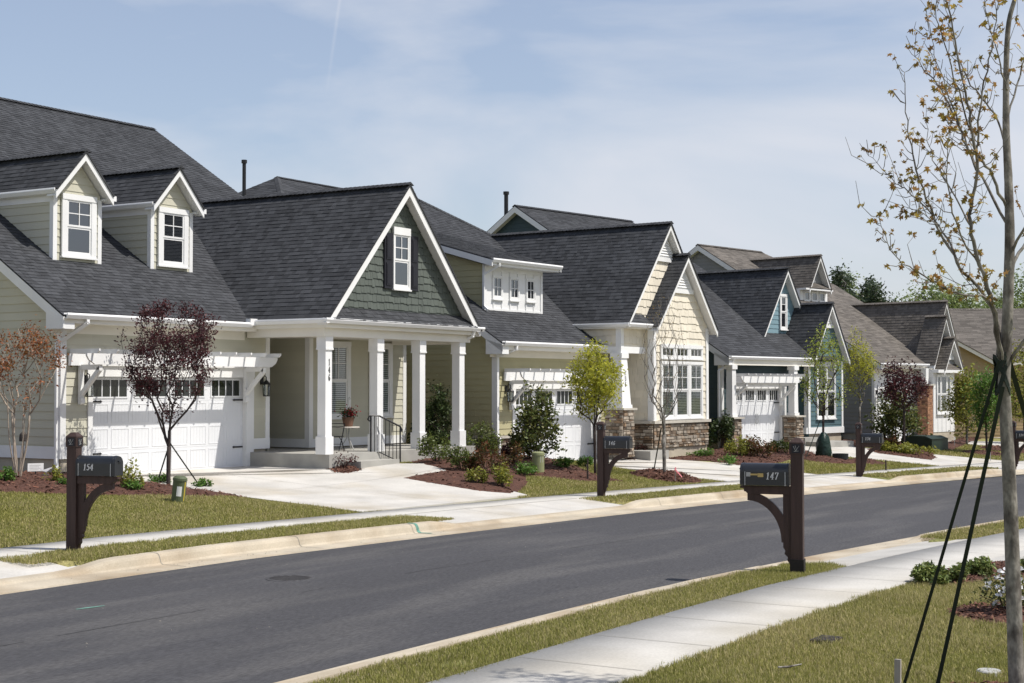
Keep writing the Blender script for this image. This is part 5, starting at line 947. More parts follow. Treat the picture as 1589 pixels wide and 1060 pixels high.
def shrub(label, p, w_, h, leaf, n, ls, seed, group=None, shape='d', loose=0.25, extra=None, flat=1.0, name='shrub'):
    r = np.random.default_rng(seed); p = V3(*p); t = thing(name, label, 'shrub', p, r.random()*6.3, group); m = M(); pts = []
    ns = max(6, int(9+loose*14)); blobs = []
    for k in range(ns):
        a = r.uniform(0, 2*math.pi); e = r.uniform(.05, 1)**.6; R_ = w_/2*e*r.uniform(.75, 1.0); z = h*r.uniform(.45, 1.0)*(1-.45*e*e); q = V3(R_*math.cos(a), R_*math.sin(a), z*.92); blobs.append(q)
        m.tube([(0, 0, -.04), q*.45+V3(0, 0, .04), q], [.008, .006, .003], 4, cap=False)
    m.build('stem', MT['barkd'], t)
    B = np.array(blobs); per = r.integers(0, ns, n); sg = (w_*.5)*(.22+.16*loose); off = r.normal(size=(n, 3)); off /= np.linalg.norm(off, axis=1)[:, None]; off *= (r.random(n)**.4)[:, None]*np.array([sg, sg, h*.26*flat])
    P_ = B[per]+off; P_[:, 2] = np.abs(P_[:, 2])+.01; fill = r.random(n) < .3*(1-loose); P_[fill] *= np.array([.85, .85, .6]); lv = Leaves(); lv.add(P_, ls, r, shape=shape, up=.5); lv.build('foliage', leaf, t)
    if extra: extra(t, r, P_)
    return t
def sz(px, py, py_top, w_): p = at(px, py); return p, metres(py-py_top, p), metres(w_, p)
# ---- trees along the house fronts
p = at(262, 757); tree('purple leaved tree in front of the sage house garage', p, metres(757-466, p), .85, 1.06, 'vase', 'plum', 'barkd', 190, 10800, .062, 11, .045, .004, cz=1.2, sigma=.085, step=.25, pull=1.7, lift=.05, clump=4, expo=2.0)
tr_a = p
p = at(28, 745); tree('multi stemmed shrubby tree with rusty red new leaves beside the sage house wall', p, metres(745-500, p), .5, .88, 'vase', 'red', 'barkp', 120, 2800, .062, 12, .026, .0035, cz=1.25, multi=6, sigma=.085, step=.3, pull=1.2)
p = V3(35.1, 24.25, ter(35.1, 24.25)); tree('dark conical evergreen standing behind the porch columns', p, 2.45, .1, .74, 'cone', 'dkgreen', 'barkd', 90, 6000, .085, 13, .04, .005, cz=.1, sigma=.09)
p = at(832, 717); tree('glossy pyramidal evergreen in front of the olive house garage', p, metres(716-578, p), .15, metres(43, p), 'cone', 'ever', 'barkd', 120, 3700, .12, 14, .04, .005, cz=.12, sigma=.11)
p = at(923, 736); tree('small tree with a full yellow green crown behind the 146 mailbox', p, metres(736-526, p), 1.6, metres(44, p), 'ellipsoid', 'lime', 'barkd', 120, 5600, .085, 15, .038, .004, cz=metres(84, p), sigma=.10, pull=.95, lift=.1, expo=2.0)
p = at(1031, 742); tree('nearly bare young tree before the cream bay window', p, metres(742-448, p), 1.2, metres(40, p), 'ellipsoid', 'maple', 'bark', 330, 300, .04, 16, .050, .0022, cz=metres(95, p), sigma=.05, pull=1.9, lift=0., jit=.02, expo=1.75)
p = at(1278, 712); tree('thin airy tree with fresh green leaves growing out of a watering bag', p, metres(712-508, p), 1.3, metres(34, p), 'ellipsoid', 'spring', 'barkd', 130, 2300, .085, 17, .042, .005, cz=metres(66, p), sigma=.13, pull=1.1); tbag = p
p = at(1334, 690); tree('slender yellow green tree against the grey side wall', p, metres(690-512, p), 1.4, metres(31, p), 'column', 'lime', 'bark', 130, 3000, .085, 18, .045, .005, cz=metres(72, p), sigma=.13, pull=1.3)
p = at(1403, 699); tree('small purple leaved tree before the grey house garage', p, metres(699-557, p), 1.5, metres(37, p), 'ellipsoid', 'plum', 'barkd', 90, 2600, .12, 19, .045, .007, cz=metres(72, p), sigma=.14, pull=.9)
p = at(1389, 693); tree('broad glossy evergreen in front of the white garage door', p, metres(693-600, p), .15, metres(39, p), 'ellipsoid', 'ever', 'barkd', 90, 2600, .17, 20, .05, .006, cz=.1, sigma=.18)
p = at(1500, 690); tree('bushy golden green tree beside the tan house wall', p, metres(690-568, p), .5, metres(24, p), 'ellipsoid', 'yel', 'bark', 70, 2600, .15, 21, .05, .008, cz=.4, sigma=.2)
p = at(1531, 704); tree('bright green feathery tree on a mulch ring near the tan house', p, metres(704-574, p), 1.2, metres(25, p), 'ellipsoid', 'bright', 'barkd', 70, 2800, .13, 22, .045, .008, cz=metres(46, p), sigma=.18)
p = at(1590, 690); tree('yellowish green tree at the far corner of the tan house', p, metres(690-530, p), 1.2, metres(42, p), 'ellipsoid', 'yel', 'barkd', 80, 3200, .15, 23, .05, .008, cz=1.0, sigma=.22)
# ---- trees beyond the roofs
def btree(label, px, ytop, d, rx, leaf, seed, kind='ellipsoid', n=8500, ls=.30, base_k=.35, sigma=.55, H=None):
    q = on_d(px, ytop, d); b = V3(q[0], q[1], base(q[0])); H = (q[2]-b[2])*1.02
    tree(label, b, H, H*base_k, rx, kind, leaf, 'bark', 70, n, ls, seed, .22, .03, cz=H*base_k, sigma=sigma, group='trees beyond the roofs', step=1.0)
btree('dark pine with tiered rounded boughs behind the brown roofs', 1332, 415, 135, 3.6, 'pine', 41, n=9500, ls=.34, sigma=.36, base_k=.45)
btree('light green leafy tree left of the dark pine', 1296, 424, 140, 2.6, 'far', 42)
btree('sparse green treetop above the brown roof ridge', 1392, 462, 150, 2.6, 'far', 43, n=2600)
btree('green tree showing between the maple twigs over the roof', 1440, 447, 120, 2.6, 'far', 44, n=7500)
btree('pale green treetop directly left of the maple trunk', 1490, 452, 115, 3.0, 'far', 45, n=8500)
btree('round green treetop just right of the pale one', 1530, 462, 125, 2.6, 'far', 46)
btree('tall green tree behind the right end of the tan roof', 1592, 440, 118, 3.6, 'far', 47, n=9500)
# ---- shrubs and low plants
SH = [
 (678, 720, 54, 38, 'box', 900, .075, 'round bright boxwood shrub at the foot of the third porch column'), (742, 712, 62, 42, 'box', 1100, .08, 'loose green shrub by the last porch column'), (716, 732, 50, 32, 'box', 800, .07, 'olive green shrub between the boxwood and the bronze shrubs'),
 (757, 738, 62, 40, 'nandina', 1000, .075, 'largest bronze red shrub in the porch bed'), (780, 758, 44, 32, 'yel', 600, .075, 'yellow green shrub with tawny tips at the front of the bed'), (737, 754, 34, 24, 'yel', 420, .07, 'low olive shrub at the driveway side of the bronze shrub'),
 (799, 732, 36, 34, 'nandina', 520, .075, 'upright bronze shrub next to the green utility pedestal'), (787, 714, 40, 24, 'burg', 520, .08, 'dark burgundy shrub under the stone pillar'), (815, 738, 44, 16, 'bright', 420, .08, 'grassy bright green clump at the foot of the pedestal'),
 (874, 728, 30, 16, 'bright', 700, .06, 'left one of two clipped green mounds by the yellow tree'), (907, 724, 26, 16, 'bright', 650, .06, 'right one of two clipped green mounds by the yellow tree'), (534, 728, 38, 24, 'burg', 170, .06, 'wispy burgundy shrub in the small bed by the porch step'),
 (199, 761, 34, 36, 'yel', 260, .085, 'upright golden sprig shrub right of the 154 mailbox'), (205, 764, 36, 16, 'bright', 260, .07, 'low ferny green plant under the golden sprigs'), (246, 752, 34, 14, 'bright', 420, .06, 'low green mound beside the purple tree trunk'), (315, 757, 30, 12, 'bright', 360, .06, 'low green mound where the tree strap is staked'),
 (84, 752, 26, 22, 'yel', 180, .07, 'golden flowering plant beside the white downspout'), (96, 758, 18, 14, 'bright', 160, .06, 'tiny green plant hiding behind the mailbox post'), (4, 752, 34, 22, 'bright', 240, .08, 'strappy green clump under the rusty red tree'),
 (1066, 697, 32, 46, 'dkgreen', 420, .12, 'loose dark shrub under the cream bay window'), (1091, 696, 28, 44, 'dkgreen', 380, .12, 'dark shrub at the right end of the bay stone'), (1118, 698, 40, 52, 'dkgreen', 900, .12, 'biggest dark shrub in the gap before the teal house'), (996, 711, 24, 20, 'burg', 160, .07, 'small burgundy shrub beside the stone column step'),
 (1088, 710, 36, 12, 'bright', 420, .075, 'flat bright green plant left in the bed of the teal house'), (1131, 722, 28, 12, 'bright', 360, .075, 'flat bright green plant at the tip of the mulch bed'), (1146, 709, 46, 30, 'yel', 700, .10, 'yellowish shrub left of the bronze one in front of the teal house'), (1178, 712, 48, 34, 'nandina', 750, .10, 'bronze shrub in front of the teal house garage'),
 (1209, 704, 32, 20, 'box', 420, .10, 'small green shrub right of the bronze one'), (1190, 692, 38, 32, 'burg', 320, .11, 'twiggy dark shrub against the white garage door'), (1160, 690, 30, 30, 'dkgreen', 300, .12, 'twiggy dark shrub beside the left stone pillar'),
 (1296, 684, 30, 20, 'nandina', 420, .13, 'rust red shrub below the blue gable window'), (1318, 684, 38, 30, 'box', 560, .14, 'green shrub against the grey side wall'), (1380, 697, 26, 17, 'nandina', 420, .12, 'rust red shrub behind the 134 mailbox'), (1372, 702, 26, 12, 'yel', 300, .12, 'low olive plant under the 134 mailbox'),
 (1416, 706, 62, 19, 'yel', 900, .12, 'wide olive green shrub before the green transformer box'), (1476, 676, 40, 34, 'dkgreen', 700, .16, 'dark green shrub under the white bay window'), (1508, 674, 40, 38, 'dkgreen', 700, .16, 'tall dark green shrub right of the bay window'), (1534, 669, 36, 6, 'gold', 300, .12, 'low strip of yellow flowers by the tan house wall'),
 (1467, 905, 84, 25, 'juniper', 4200, .05, 'spreading juniper at the near lawn edge left of the maple'), (1524, 897, 62, 22, 'juniper', 2600, .05, 'second spreading juniper close to the maple trunk'), (1600, 892, 60, 22, 'juniper', 2200, .05, 'juniper partly hidden behind the maple trunk'),
]
for i, (px, py, w_, h_, lf, n, ls, lab) in enumerate(SH):
    p = at(px, py); tint_ = 'n' if False else 'd'; shrub(lab, p, metres(w_, p)*1.2, metres(h_, p)*1.25, lf, int(n*1.35), ls, 100+i, 'shrubs and low plants in the mulch beds', loose=.6 if 'loose' in lab or 'twiggy' in lab or 'wispy' in lab or 'sprig' in lab else .25)
p = V3(*cB(-1.2, -.9), 0); p[2] = ter(p[0], p[1])
def petals(t, r, P_):
    B = P_[r.choice(len(P_), 26, replace=False)]; B = B*np.array([1.02, 1.02, 1.0])+np.array([0, 0, .03]); Q = np.repeat(B, 6, 0)+r.normal(size=(156, 3))*.014; lv = Leaves(); lv.add(Q, .052, r, shape='p', up=.6); lv.build('flower', 'petal', t)
p = at(1562, 955); shrub('white flowering azalea half hidden by the maple trunk', p, .72, .48, 'ever', 900, .045, 300, 'shrubs and low plants in the mulch beds', extra=petals, loose=.5)

# ---- the young maple on the near lawn, its main limbs set out one by one
dM = 10.7; pm = at(1580, 1094); pm = V3(*on_d(1580, 1094, dM)[:2], 0); pm[2] = ter(pm[0], pm[1])
TR = thing('maple_tree', 'young maple with sparse bronze leaves and strapped trunk on the near lawn', 'tree', pm)
r = np.random.default_rng(5); rtv = V3(rt.x, rt.y, 0); fwv = V3(math.cos(YAW), math.sin(YAW), 0)
def mp_(zx, zy, dd): px, py = 1280+zx/2.12, zy/2.12; q = on_d(px, py, dM+dd); return q-pm
LIMB = [ # (end depth, start radius, points in reading units)
 ([(575, 1180), (560, 1040), (520, 900), (480, 740), (500, 560), (480, 400), (440, 200), (400, 0), (385, -120)], -.5, .030), ([(585, 1200), (548, 1010), (440, 870), (370, 740), (300, 560), (270, 400), (258, 235)], .35, .024), ([(588, 1230), (550, 1000), (430, 965), (330, 910), (230, 840), (178, 715)], -.7, .017),
 ([(440, 870), (380, 745), (290, 640), (220, 590), (135, 497)], .5, .013), ([(605, 760), (500, 545), (440, 420), (385, 300), (310, 205), (290, 148)], .6, .018), ([(602, 700), (540, 560), (500, 490), (520, 300), (560, 100), (572, -60)], -.35, .020), ([(612, 880), (660, 795), (730, 660), (770, 480), (800, 200), (810, -80)], .3, .022), ([(600, 1190), (690, 1080), (780, 900), (850, 650), (880, 350)], -.4, .022), ([(606, 850), (700, 640), (760, 420), (740, 120)], -.7, .018),
 ([(480, 740), (400, 600), (345, 480), (330, 330)], .3, .011), ([(500, 560), (430, 380), (370, 210), (340, 60)], .25, .012), ([(598, 500), (560, 380), (470, 260), (410, 90), (395, -60)], .4, .014), ([(590, 430), (640, 250), (690, 60), (700, -150)], .4, .014), ([(520, 900), (420, 700), (400, 520), (420, 380)], -.9, .012), ([(600, 300), (560, 160), (520, -20)], -.2, .012), ([(370, 740), (300, 690), (255, 700)], .2, .007), ([(500, 490), (440, 300), (370, 60), (360, -80)], -.6, .012)]
tm = M(); zc_ = [(634, 2320), (612, 1700), (594, 1356), (590, 1260), (600, 1060), (608, 800), (604, 600), (596, 400), (602, 100), (636, -60), (640, -300)]; rc_ = [.060, .050, .043, .044, .039, .036, .030, .025, .018, .014, .008]
pts = [mp_(a, b, .02*math.sin(i)) for i, (a, b) in enumerate(zc_)]; pts[0][2] = -.1
def smooth(pts, rs, k=6):
    o, q = [], []
    for i in range(len(pts)-1):
        p0, p1, p2, p3 = pts[max(0, i-1)], pts[i], pts[i+1], pts[min(len(pts)-1, i+2)]
        for j in range(k): t = j/k; o.append(.5*((2*p1)+(-p0+p2)*t+(2*p0-5*p1+4*p2-p3)*t*t+(-p0+3*p1-3*p2+p3)*t**3)); q.append(rs[i]*(1-t)+rs[i+1]*t)
    return o+[pts[-1]], q+[rs[-1]]
sp, sr_ = smooth(pts, rc_, 8); sr_ = [x*(1+.05*mnoise.noise((i*.7, 0, 0))) for i, x in enumerate(sr_)]; tm.tube(sp, sr_, 14)
tw_pts = []
for L, dd, r1 in LIMB:
    n = len(L); q = [mp_(a, b, dd*(i/(n-1))**.8) for i, (a, b) in enumerate(L)]; s_, rr = smooth(q, [r1*.62*(1-.84*i/(n-1)) for i in range(n)], 6); s_ = [p+r.normal(size=3)*.006 for p in s_]; tm.tube(s_, rr, 7)
    for i in range(int(len(s_)*.22), len(s_)):
        nb = (r.random() < .9)+(r.random() < .5)
        for _ in range(nb):
            d = s_[min(i+1, len(s_)-1)]-s_[max(i-1, 0)]; d = d/(np.linalg.norm(d)+1e-9); sd_ = r.normal(size=3); sd_ -= d*(sd_@d); sd_ /= np.linalg.norm(sd_)+1e-9; Lt = r.uniform(.03, .21)*(1 if r.random() < .85 else 1.8)*(1-.5*i/len(s_)); e = s_[i]+(d*.55+sd_*.75+V3(0, 0, .25))*Lt; mid_ = s_[i]+(d*.3+sd_*.55)*Lt*.55
            tm.tube([s_[i], mid_, e], [min(rr[i]*.6, .0042), .003, .0018], 4, cap=False); tw_pts += [e]
            if r.random() < .4: tw_pts.append(mid_)
            if Lt > .13: e2 = e+(r.normal(size=3)*.5+V3(0, 0, .6))*.12; tm.tube([e, e2], [.002, .0014], 4, cap=False); tw_pts.append(e2)
    tw_pts.append(s_[-1])
tm.build('trunk', MT['bark'], TR, smooth=True)
lv = Leaves(); Q = np.array(tw_pts); sel = r.random(len(Q)) < .60; Q = Q[sel]; Q3 = np.repeat(Q, 3, 0)+r.normal(size=(len(Q)*3, 3))*.010; lv.add(Q3, .042, r, shape='m', droop=-.45); lv.build('crown', 'maple', TR)
# straps, stakes
def webbing(label, pts, w_, grp='webbing straps that stay the maple', mat='strap'):
    m = M(); pts = [V3(*p) for p in pts]
    for i in range(len(pts)-1):
        a, b = pts[i], pts[i+1]; d = b-a; L = np.linalg.norm(d); d /= L; s = np.cross(d, V3(fwv[0], fwv[1], .2)); s /= np.linalg.norm(s); t = np.cross(d, s)*.0015; n = 6
        for k in range(n): p, q = a+d*L*k/n, a+d*L*(k+1)/n; m.slab([p-s*w_/2-t, p+s*w_/2-t, q+s*w_/2-t, q-s*w_/2-t], t*2)
    return tag(m.build('tree_strap', MT[mat]), label, 'tree strap', grp)
A_ = on_d(1551, 560, dM-.05); g1_ = at(1402, 1066); g2_ = at(1452, 1076); B_ = on_d(1556, 600, dM-.055)
webbing('left one of the two dark straps, running from the trunk to the stake', [A_, g1_], .024); webbing('right one of the two dark straps, slightly greener and wider', [B_, g2_], .030)
webbing('dark strap running down behind the maple trunk to the right', [on_d(1566, 560, dM+.05), at(1700, 1010)], .036)
m = M()
for k, (ya, yb) in enumerate(((548, 612), (612, 552), (540, 580))):
    q = []
    for i in range(17): a = i/16*math.pi*2+k; yy = ya+(yb-ya)*(.5-.5*math.cos(a)); c = on_d(1553+(yy-560)*.06, yy, dM); q.append(c+(rtv*math.cos(a)+fwv*math.sin(a))*.05)
    for i in range(16): a, b = q[i], q[i+1]; m.bar(a, b, .006, .028)
tag(m.build('strap_collar', MT['strap']), 'dark webbing crossed and wrapped round the maple trunk below its fork', 'tree strap')
m = M(); p = at(1393, 1072); m.bar(p-V3(0, 0, .1), p+V3(.01, .0, metres(48, p)), .045, .03); tag(m.build('stake', MT['timber']), 'weathered wooden stake at the end of the maple strap', 'stake')
for (a, b, lab) in (((262, 692), (243, 752), 'left guy strap of the purple tree by the garage'), ((264, 688), (307, 750), 'right guy strap of the purple tree, staked by the driveway')):
    q0 = on_d(a[0], a[1], dep(tr_a)); webbing(lab, [q0, at(*b)], .03, 'guy straps of the purple tree')
q0 = on_d(1026, 664, dep(at(1031, 742))); webbing('guy strap of the bare tree before the bay window', [q0, at(1014, 734)], .035, None); m = M(); p = at(1014, 734); m.lathe([(.05, 0), (.06, .12), (.03, .16)], p, 8); tag(m.build('strap_anchor', MT['rubber']), 'black anchor peg at the foot of the bare tree strap', 'peg')
q0 = on_d(1272, 654, dep(tbag)); webbing('thin guy strap of the airy green tree', [q0, at(1250, 712)], .03, None)

# ------------------------------------------------------------------ mailboxes
def mailbox(label, base_, ang, num, H=1.62, flag=False, door=True):
    """post with a pyramid cap, arm, curved brace and an arched box.  Local +x is the way the box points from the post."""
    t = thing('mailbox', label, 'mailbox', base_, ang, 'mailboxes on brown timber posts'); w_ = .145; h = w_/2; pm_ = M()
    pm_.box((-h, -h, -.25), (h, h, H-.20)); pm_.box((-h-.012, -h-.012, H-.20), (h+.012, h+.012, H-.055))
    pm_.add([(-h-.012, -h-.012, H-.055), (h+.012, -h-.012, H-.055), (h+.012, h+.012, H-.055), (-h-.012, h+.012, H-.055), (-.035, -.035, H), (.035, -.035, H), (.035, .035, H), (-.035, .035, H)], [(0, 1, 5, 4), (1, 2, 6, 5), (2, 3, 7, 6), (3, 0, 4, 7), (4, 5, 6, 7)])
    pm_.build('post', MT['post'], t)
    b = M(); b.box((-h-.012, -h-.012, -.25), (h+.012, h+.012, .17))
    if flag: b.build('post_base', MT['postbase'], t)
    a = M(); zb = H-.60                                        # underside of the box
    a.slab([(h, -.055, zb-.10), (.60, -.05, zb-.10), (.635, -.05, zb-.07), (.65, -.05, zb-.07), (.66, -.05, zb-.03), (.70, -.05, zb-.03), (.70, -.05, zb), (h, -.05, zb)], (0, .1, 0))
    a.build('arm', MT['post'], t); br = M(); o1, o2 = [], []
    for i in range(11):
        k = i/10*math.pi/2; x = h+.07+.47*(1-math.cos(k)); z = zb-.13-.56*(1-math.sin(k)); nx, nz_ = -math.cos(k)*.56, math.sin(k)*.47; q = math.hypot(nx, nz_); nx, nz_ = nx/q*.05, nz_/q*.05; o1.append((x+nx, -.032, z+nz_)); o2.append((x-nx, -.032, z-nz_))
    for i in range(10): br.slab([o1[i], o1[i+1], o2[i+1], o2[i]], (0, .064, 0))
    br.slab([(h, -.03, zb-.10), (h+.10, -.03, zb-.10), (h+.10, -.03, zb-.75), (h+.075, -.03, zb-.79), (h+.085, -.03, zb-.83), (h+.045, -.03, zb-.87), (h+.05, -.03, zb-.91), (h, -.03, zb-.98)], (0, .06, 0)); br.build('brace', MT['post'], t)
    bx = M(); n = 14; wy, hz, hr_ = .115, .165, .115; prof = [(-wy, 0), (wy, 0)]+[(wy*math.cos(q*math.pi/n), hz+hr_*.92*math.sin(q*math.pi/n)) for q in range(n+1)]
    def ext(m, x0, x1, s=1.0, dz=0): N_ = len(prof); m.add([(x, y*s, zb+.012+dz+z*s) for x in (x0, x1) for y, z in prof], [(i, (i+1) % N_, N_+(i+1) % N_, N_+i) for i in range(N_)]+[tuple(range(N_))[::-1], tuple(range(N_, 2*N_))])
    X0, X1 = .10, .68; ext(bx, X0, X1); ext(bx, X1-.035, X1-.03, 1.04, -.005); ext(bx, X0+.012, X0+.017, 1.03, -.004); ext(bx, X0-.006, X0, 1.04, -.005); box_ = bx.build('box', MT['box'], t)
    d = M(); ext(d, X1, X1+.012, .97, .004); d.box((X1+.012, -.03, zb+.20), (X1+.03, .03, zb+.216)); d.lathe([(.0, 0), (.022, .004), (.0, .022)], (X1+.02, 0, zb+.205), 8); d.build('door', MT['box'], box_)
    tr_ = M()
    for xx in (X0+.03, X1-.055): 
        for sy in (-1, 1): tr_.box((xx, sy*(wy+.0005)-.001, zb+.012), (xx+.006, sy*(wy+.0005)+.001, zb+.18))
    tr_.build('pinstripe', MT['silver'], box_)
    lt = M()
    for sy in (-1, 1):
        x0 = .21 if sy < 0 else (.37 if flag else .55)
        lettering(lt, num, (x0 if sy < 0 else x0, sy*(wy+.0015), zb+.09), (1 if sy < 0 else -1, 0, 0), (0, 0, 1), (0, sy, 0), .08, slant=.12, th=.15, sp=.66, ratio=.56)
    lt.build('number', MT['silver'], box_)
    if flag:
        f = M(); y = wy+.004; f.lathe([(.018, 0), (.018, .004)], (0, 0, 0), 8); f = M(); f.box((.46, wy+.001, zb+.135), (.57, wy+.006, zb+.155)); f.box((.40, wy+.001, zb+.115), (.47, wy+.006, zb+.16)); f.build('flag', MT['gold'], box_); f2 = M(); f2.box((.56, wy+.0, zb+.12), (.61, wy+.012, zb+.17)); f2.build('flag_pivot', MT['greymetal'], box_)
    pl = M(); e = M()
    for (P, U, Nn) in (((-h-.012, 0, 0), (0, -1, 0), (-1, 0, 0)), ((h+.012, 0, 0), (0, 1, 0), (1, 0, 0)), ((0, h+.012, 0), (-1, 0, 0), (0, 1, 0)), ((0, -h-.012, 0), (1, 0, 0), (0, -1, 0))):
        P, U, Nn = V3(*P), V3(*U), V3(*Nn); zc2 = H-.13; q = .055; W = V3(0, 0, 1)
        pl.slab([P+U*a+W*(zc2+b_) for a, b_ in ((-q, -q), (q, -q), (q, q), (-q, q))], Nn*.006)
        for pa, pb in (((-.034, .028), (-.006, -.028)), ((-.006, -.028), (.038, .036)), ((-.026, -.034), (.032, -.028)), ((-.012, .036), (.002, -.004))):
            a, b_ = P+Nn*.0065+U*pa[0]+W*(zc2+pa[1]), P+Nn*.0065+U*pb[0]+W*(zc2+pb[1]); dd = (b_-a)/np.linalg.norm(b_-a); s = np.cross(Nn, dd)*.0028; e.slab([a-s, b_-s*.4, b_+s*.4, a+s], Nn*.002)
    pl = pl.build('emblem_plate', MT['vinyl'], t); e.build('emblem', MT['greymetal'], pl); return t
def mbase(px, py): p = at(px, py); return p
mailbox('mailbox numbered 154 in front of the sage house garage', mbase(114, 855), -R(90)+R(16), '154', 1.63)
p = mbase(1238, 889); mailbox('nearest mailbox, numbered 147, on the near kerb with a gold flag', p, R(90)+R(13), '147', 1.66, flag=True)
mailbox('mailbox numbered 146 beside the yellow green tree', mbase(933, 771), -R(90)+R(9), '146', 1.66)
mailbox('mailbox numbered 134 in front of the grey house', mbase(1333, 739), -R(90)+R(5), '134', 1.56)
mailbox('farthest mailbox, numbered 124, at the right past the maple trunk', mbase(1573, 725), -R(90)-R(2), '124', 1.56)

# ------------------------------------------------------------------ porch furniture
def fold_chair():
    a0 = W2((22.1, 24.85), 0, (7.6, -1.3)); t = thing('folding_chair', 'black folding bistro chair on the sage porch', 'chair', (a0[0], a0[1], .80), R(20)); t.scale = (1, 1, .8); s_ = M(); s_.box((-.2, -.19, .44), (.2, .19, .46)); s_.build('seat', MT['black'], t)
    for y in (-.2, .2):
        l = M(); l.tube([(-.24, y, 0), (.0, y, .40), (.22, y, .84)], .013, 6); l.build('leg', MT['black'], t); l = M(); l.tube([(.26, y*.9, 0), (.05, y*.9, .30), (-.17, y*.9, .45)], .012, 6); l.build('leg', MT['black'], t)
    b = M(); b.tube([(.22, -.2, .84), (.22, .2, .84)], .013, 6); b.tube([(.17, -.2, .74), (.17, .2, .74)], .013, 6); b.tube([(.12, -.18, .2), (.12, .18, .2)], .009, 5); b.build('backrest', MT['black'], t)
fold_chair()
a0 = W2((22.1, 24.85), 0, (8.35, -1.15)); t = thing('side_table', 'small round stone topped table on the sage porch', 'table', (a0[0], a0[1], .80)); m = M(); m.lathe([(.0, .55), (.29, .55), (.30, .565), (.29, .585), (0, .585)], n=24); m.build('table_top', MT['tabletop'], t)
for k in range(3): a = k*2.1+.3; m = M(); m.tube([(.05*math.cos(a), .05*math.sin(a), .55), (.03*math.cos(a), .03*math.sin(a), .3), (.22*math.cos(a), .22*math.sin(a), 0)], .014, 6); m.build('leg', MT['greymetal'], t)
t = thing('flower_pot', 'brown hanging pot of red flowers standing on the porch table', 'flower pot', (a0[0], a0[1], 1.386)); m = M(); m.lathe([(.11, 0), (.155, .21), (.165, .21), (.165, .24), (.14, .24), (.13, .2)]); m.build('pot', MT['pot'], t); r = np.random.default_rng(9)
Q = r.normal(size=(420, 3))*np.array([.09, .09, .06])+np.array([0, 0, .32]); lv = Leaves(); lv.add(Q, .06, r); lv.build('foliage', 'dkgreen', t); Q = r.normal(size=(130, 3))*np.array([.10, .10, .06])+np.array([.02, -.03, .36]); lv = Leaves(); lv.add(Q, .05, r, shape='p', up=.6); lv.build('flower', 'redpetal', t)
m = M(); m.tube([(-.13, 0, .24), (0, 0, .62)], .004, 5); m.tube([(.13, 0, .24), (0, 0, .62)], .004, 5); m.tube([(0, 0, .62), (0, 0, .70), (.04, 0, .75), (.08, 0, .71), (.06, 0, .68)], .007, 6); m.build('hanger', MT['greymetal'], t)

# ------------------------------------------------------------------ utilities and small garden things
p = at(276, 779); t = thing('utility_pedestal', 'leaning dark green utility pedestal with a white label near the purple tree', 'utility box', p, R(-30)); t.rotation_euler = (R(5), R(4), R(-30)); m = M(); m.lathe([(.125, -.05), (.125, .40), (.135, .40), (.13, .445), (.09, .475), (0, .48)], n=20); m.build('body', MT['green'], t)
m = M()
for k in range(3): a = R(-125+k*14); m.add([(.1265*math.cos(a+s)*1.0, .1265*math.sin(a+s), z) for s, z in ((0, .12), (R(14), .12), (R(14), .3), (0, .3))], [(0, 1, 2, 3)])
m.build('label', MT['white'], t); m = M(); a = R(-60); m.add([(.1265*math.cos(a+s), .1265*math.sin(a+s), z) for s, z in ((0, .03), (R(13), .03), (R(13), .38), (0, .38))], [(0, 1, 2, 3)]); m.build('stripe', MT['yellow'], t)
p = at(835, 734); t = thing('utility_pedestal', 'straight olive utility pedestal in the porch bed', 'utility box', p); m = M(); hh = metres(33, p); m.lathe([(.155, -.1), (.155, hh-.09), (.165, hh-.09), (.16, hh-.03), (.12, hh), (0, hh)], n=20); m.build('body', MT['olive'], t); m = M(); m.add([(.157*math.cos(a), .157*math.sin(a), z) for a, z in ((R(-128), hh*.5), (R(-98), hh*.5), (R(-98), hh*.78), (R(-128), hh*.78))], [(0, 1, 2, 3)]); m.build('label', MT['greymetal'], t)
p = at(1436, 697); t = thing('transformer_box', 'low dark green transformer cabinet with a warning label', 'transformer', p, R(-8)); m = M(); wx, wy, hz = 1.25, .62, metres(21, p); m.slab([(-wx*.62, -wy, -.1), (-wx*.62, -wy, hz*.8), (-wx*.62, -wy*.55, hz), (-wx*.62, wy, hz), (-wx*.62, wy, -.1)], (wx*1.2, 0, 0)); m.box((-wx*.66, -wy-.04, hz*.8), (wx*.62, -wy*.5, hz*.82)); m.build('cabinet', MT['dgreen'], t)
m = M(); xx = wx*.583; m.add([(xx, -.45, hz*.12), (xx, -.12, hz*.12), (xx, -.12, hz*.5), (xx, -.45, hz*.5)], [(0, 1, 2, 3)]); m.build('label', MT['white'], t); m = M(); m.add([(xx+.0, .0, hz*.55), (xx, .2, hz*.55), (xx, .1, hz*.8)], [(0, 1, 2)]); m.build('warning_mark', MT['yellow'], t)
m = M(); rr = [.19, .24, .25, .24, .22, .17, .10, .06]; n = 18; zz = [0, .12, .3, .5, .75, 1.0, 1.15, 1.22]; h_ = metres(41, tbag)
m.add([(q*math.cos(2*math.pi*k/n)*(1+.16*math.sin(k*5+i*1.7)), q*math.sin(2*math.pi*k/n)*(1+.16*math.cos(k*3+i)), z*h_/1.22) for i, (q, z) in enumerate(zip(rr, zz)) for k in range(n)], [(i*n+k, i*n+(k+1) % n, (i+1)*n+(k+1) % n, (i+1)*n+k) for i in range(7) for k in range(n)]); o = m.build('watering_bag', MT['bag'], smooth=True); o.location = tbag; tag(o, 'dark green watering bag zipped round the airy tree', 'watering bag')
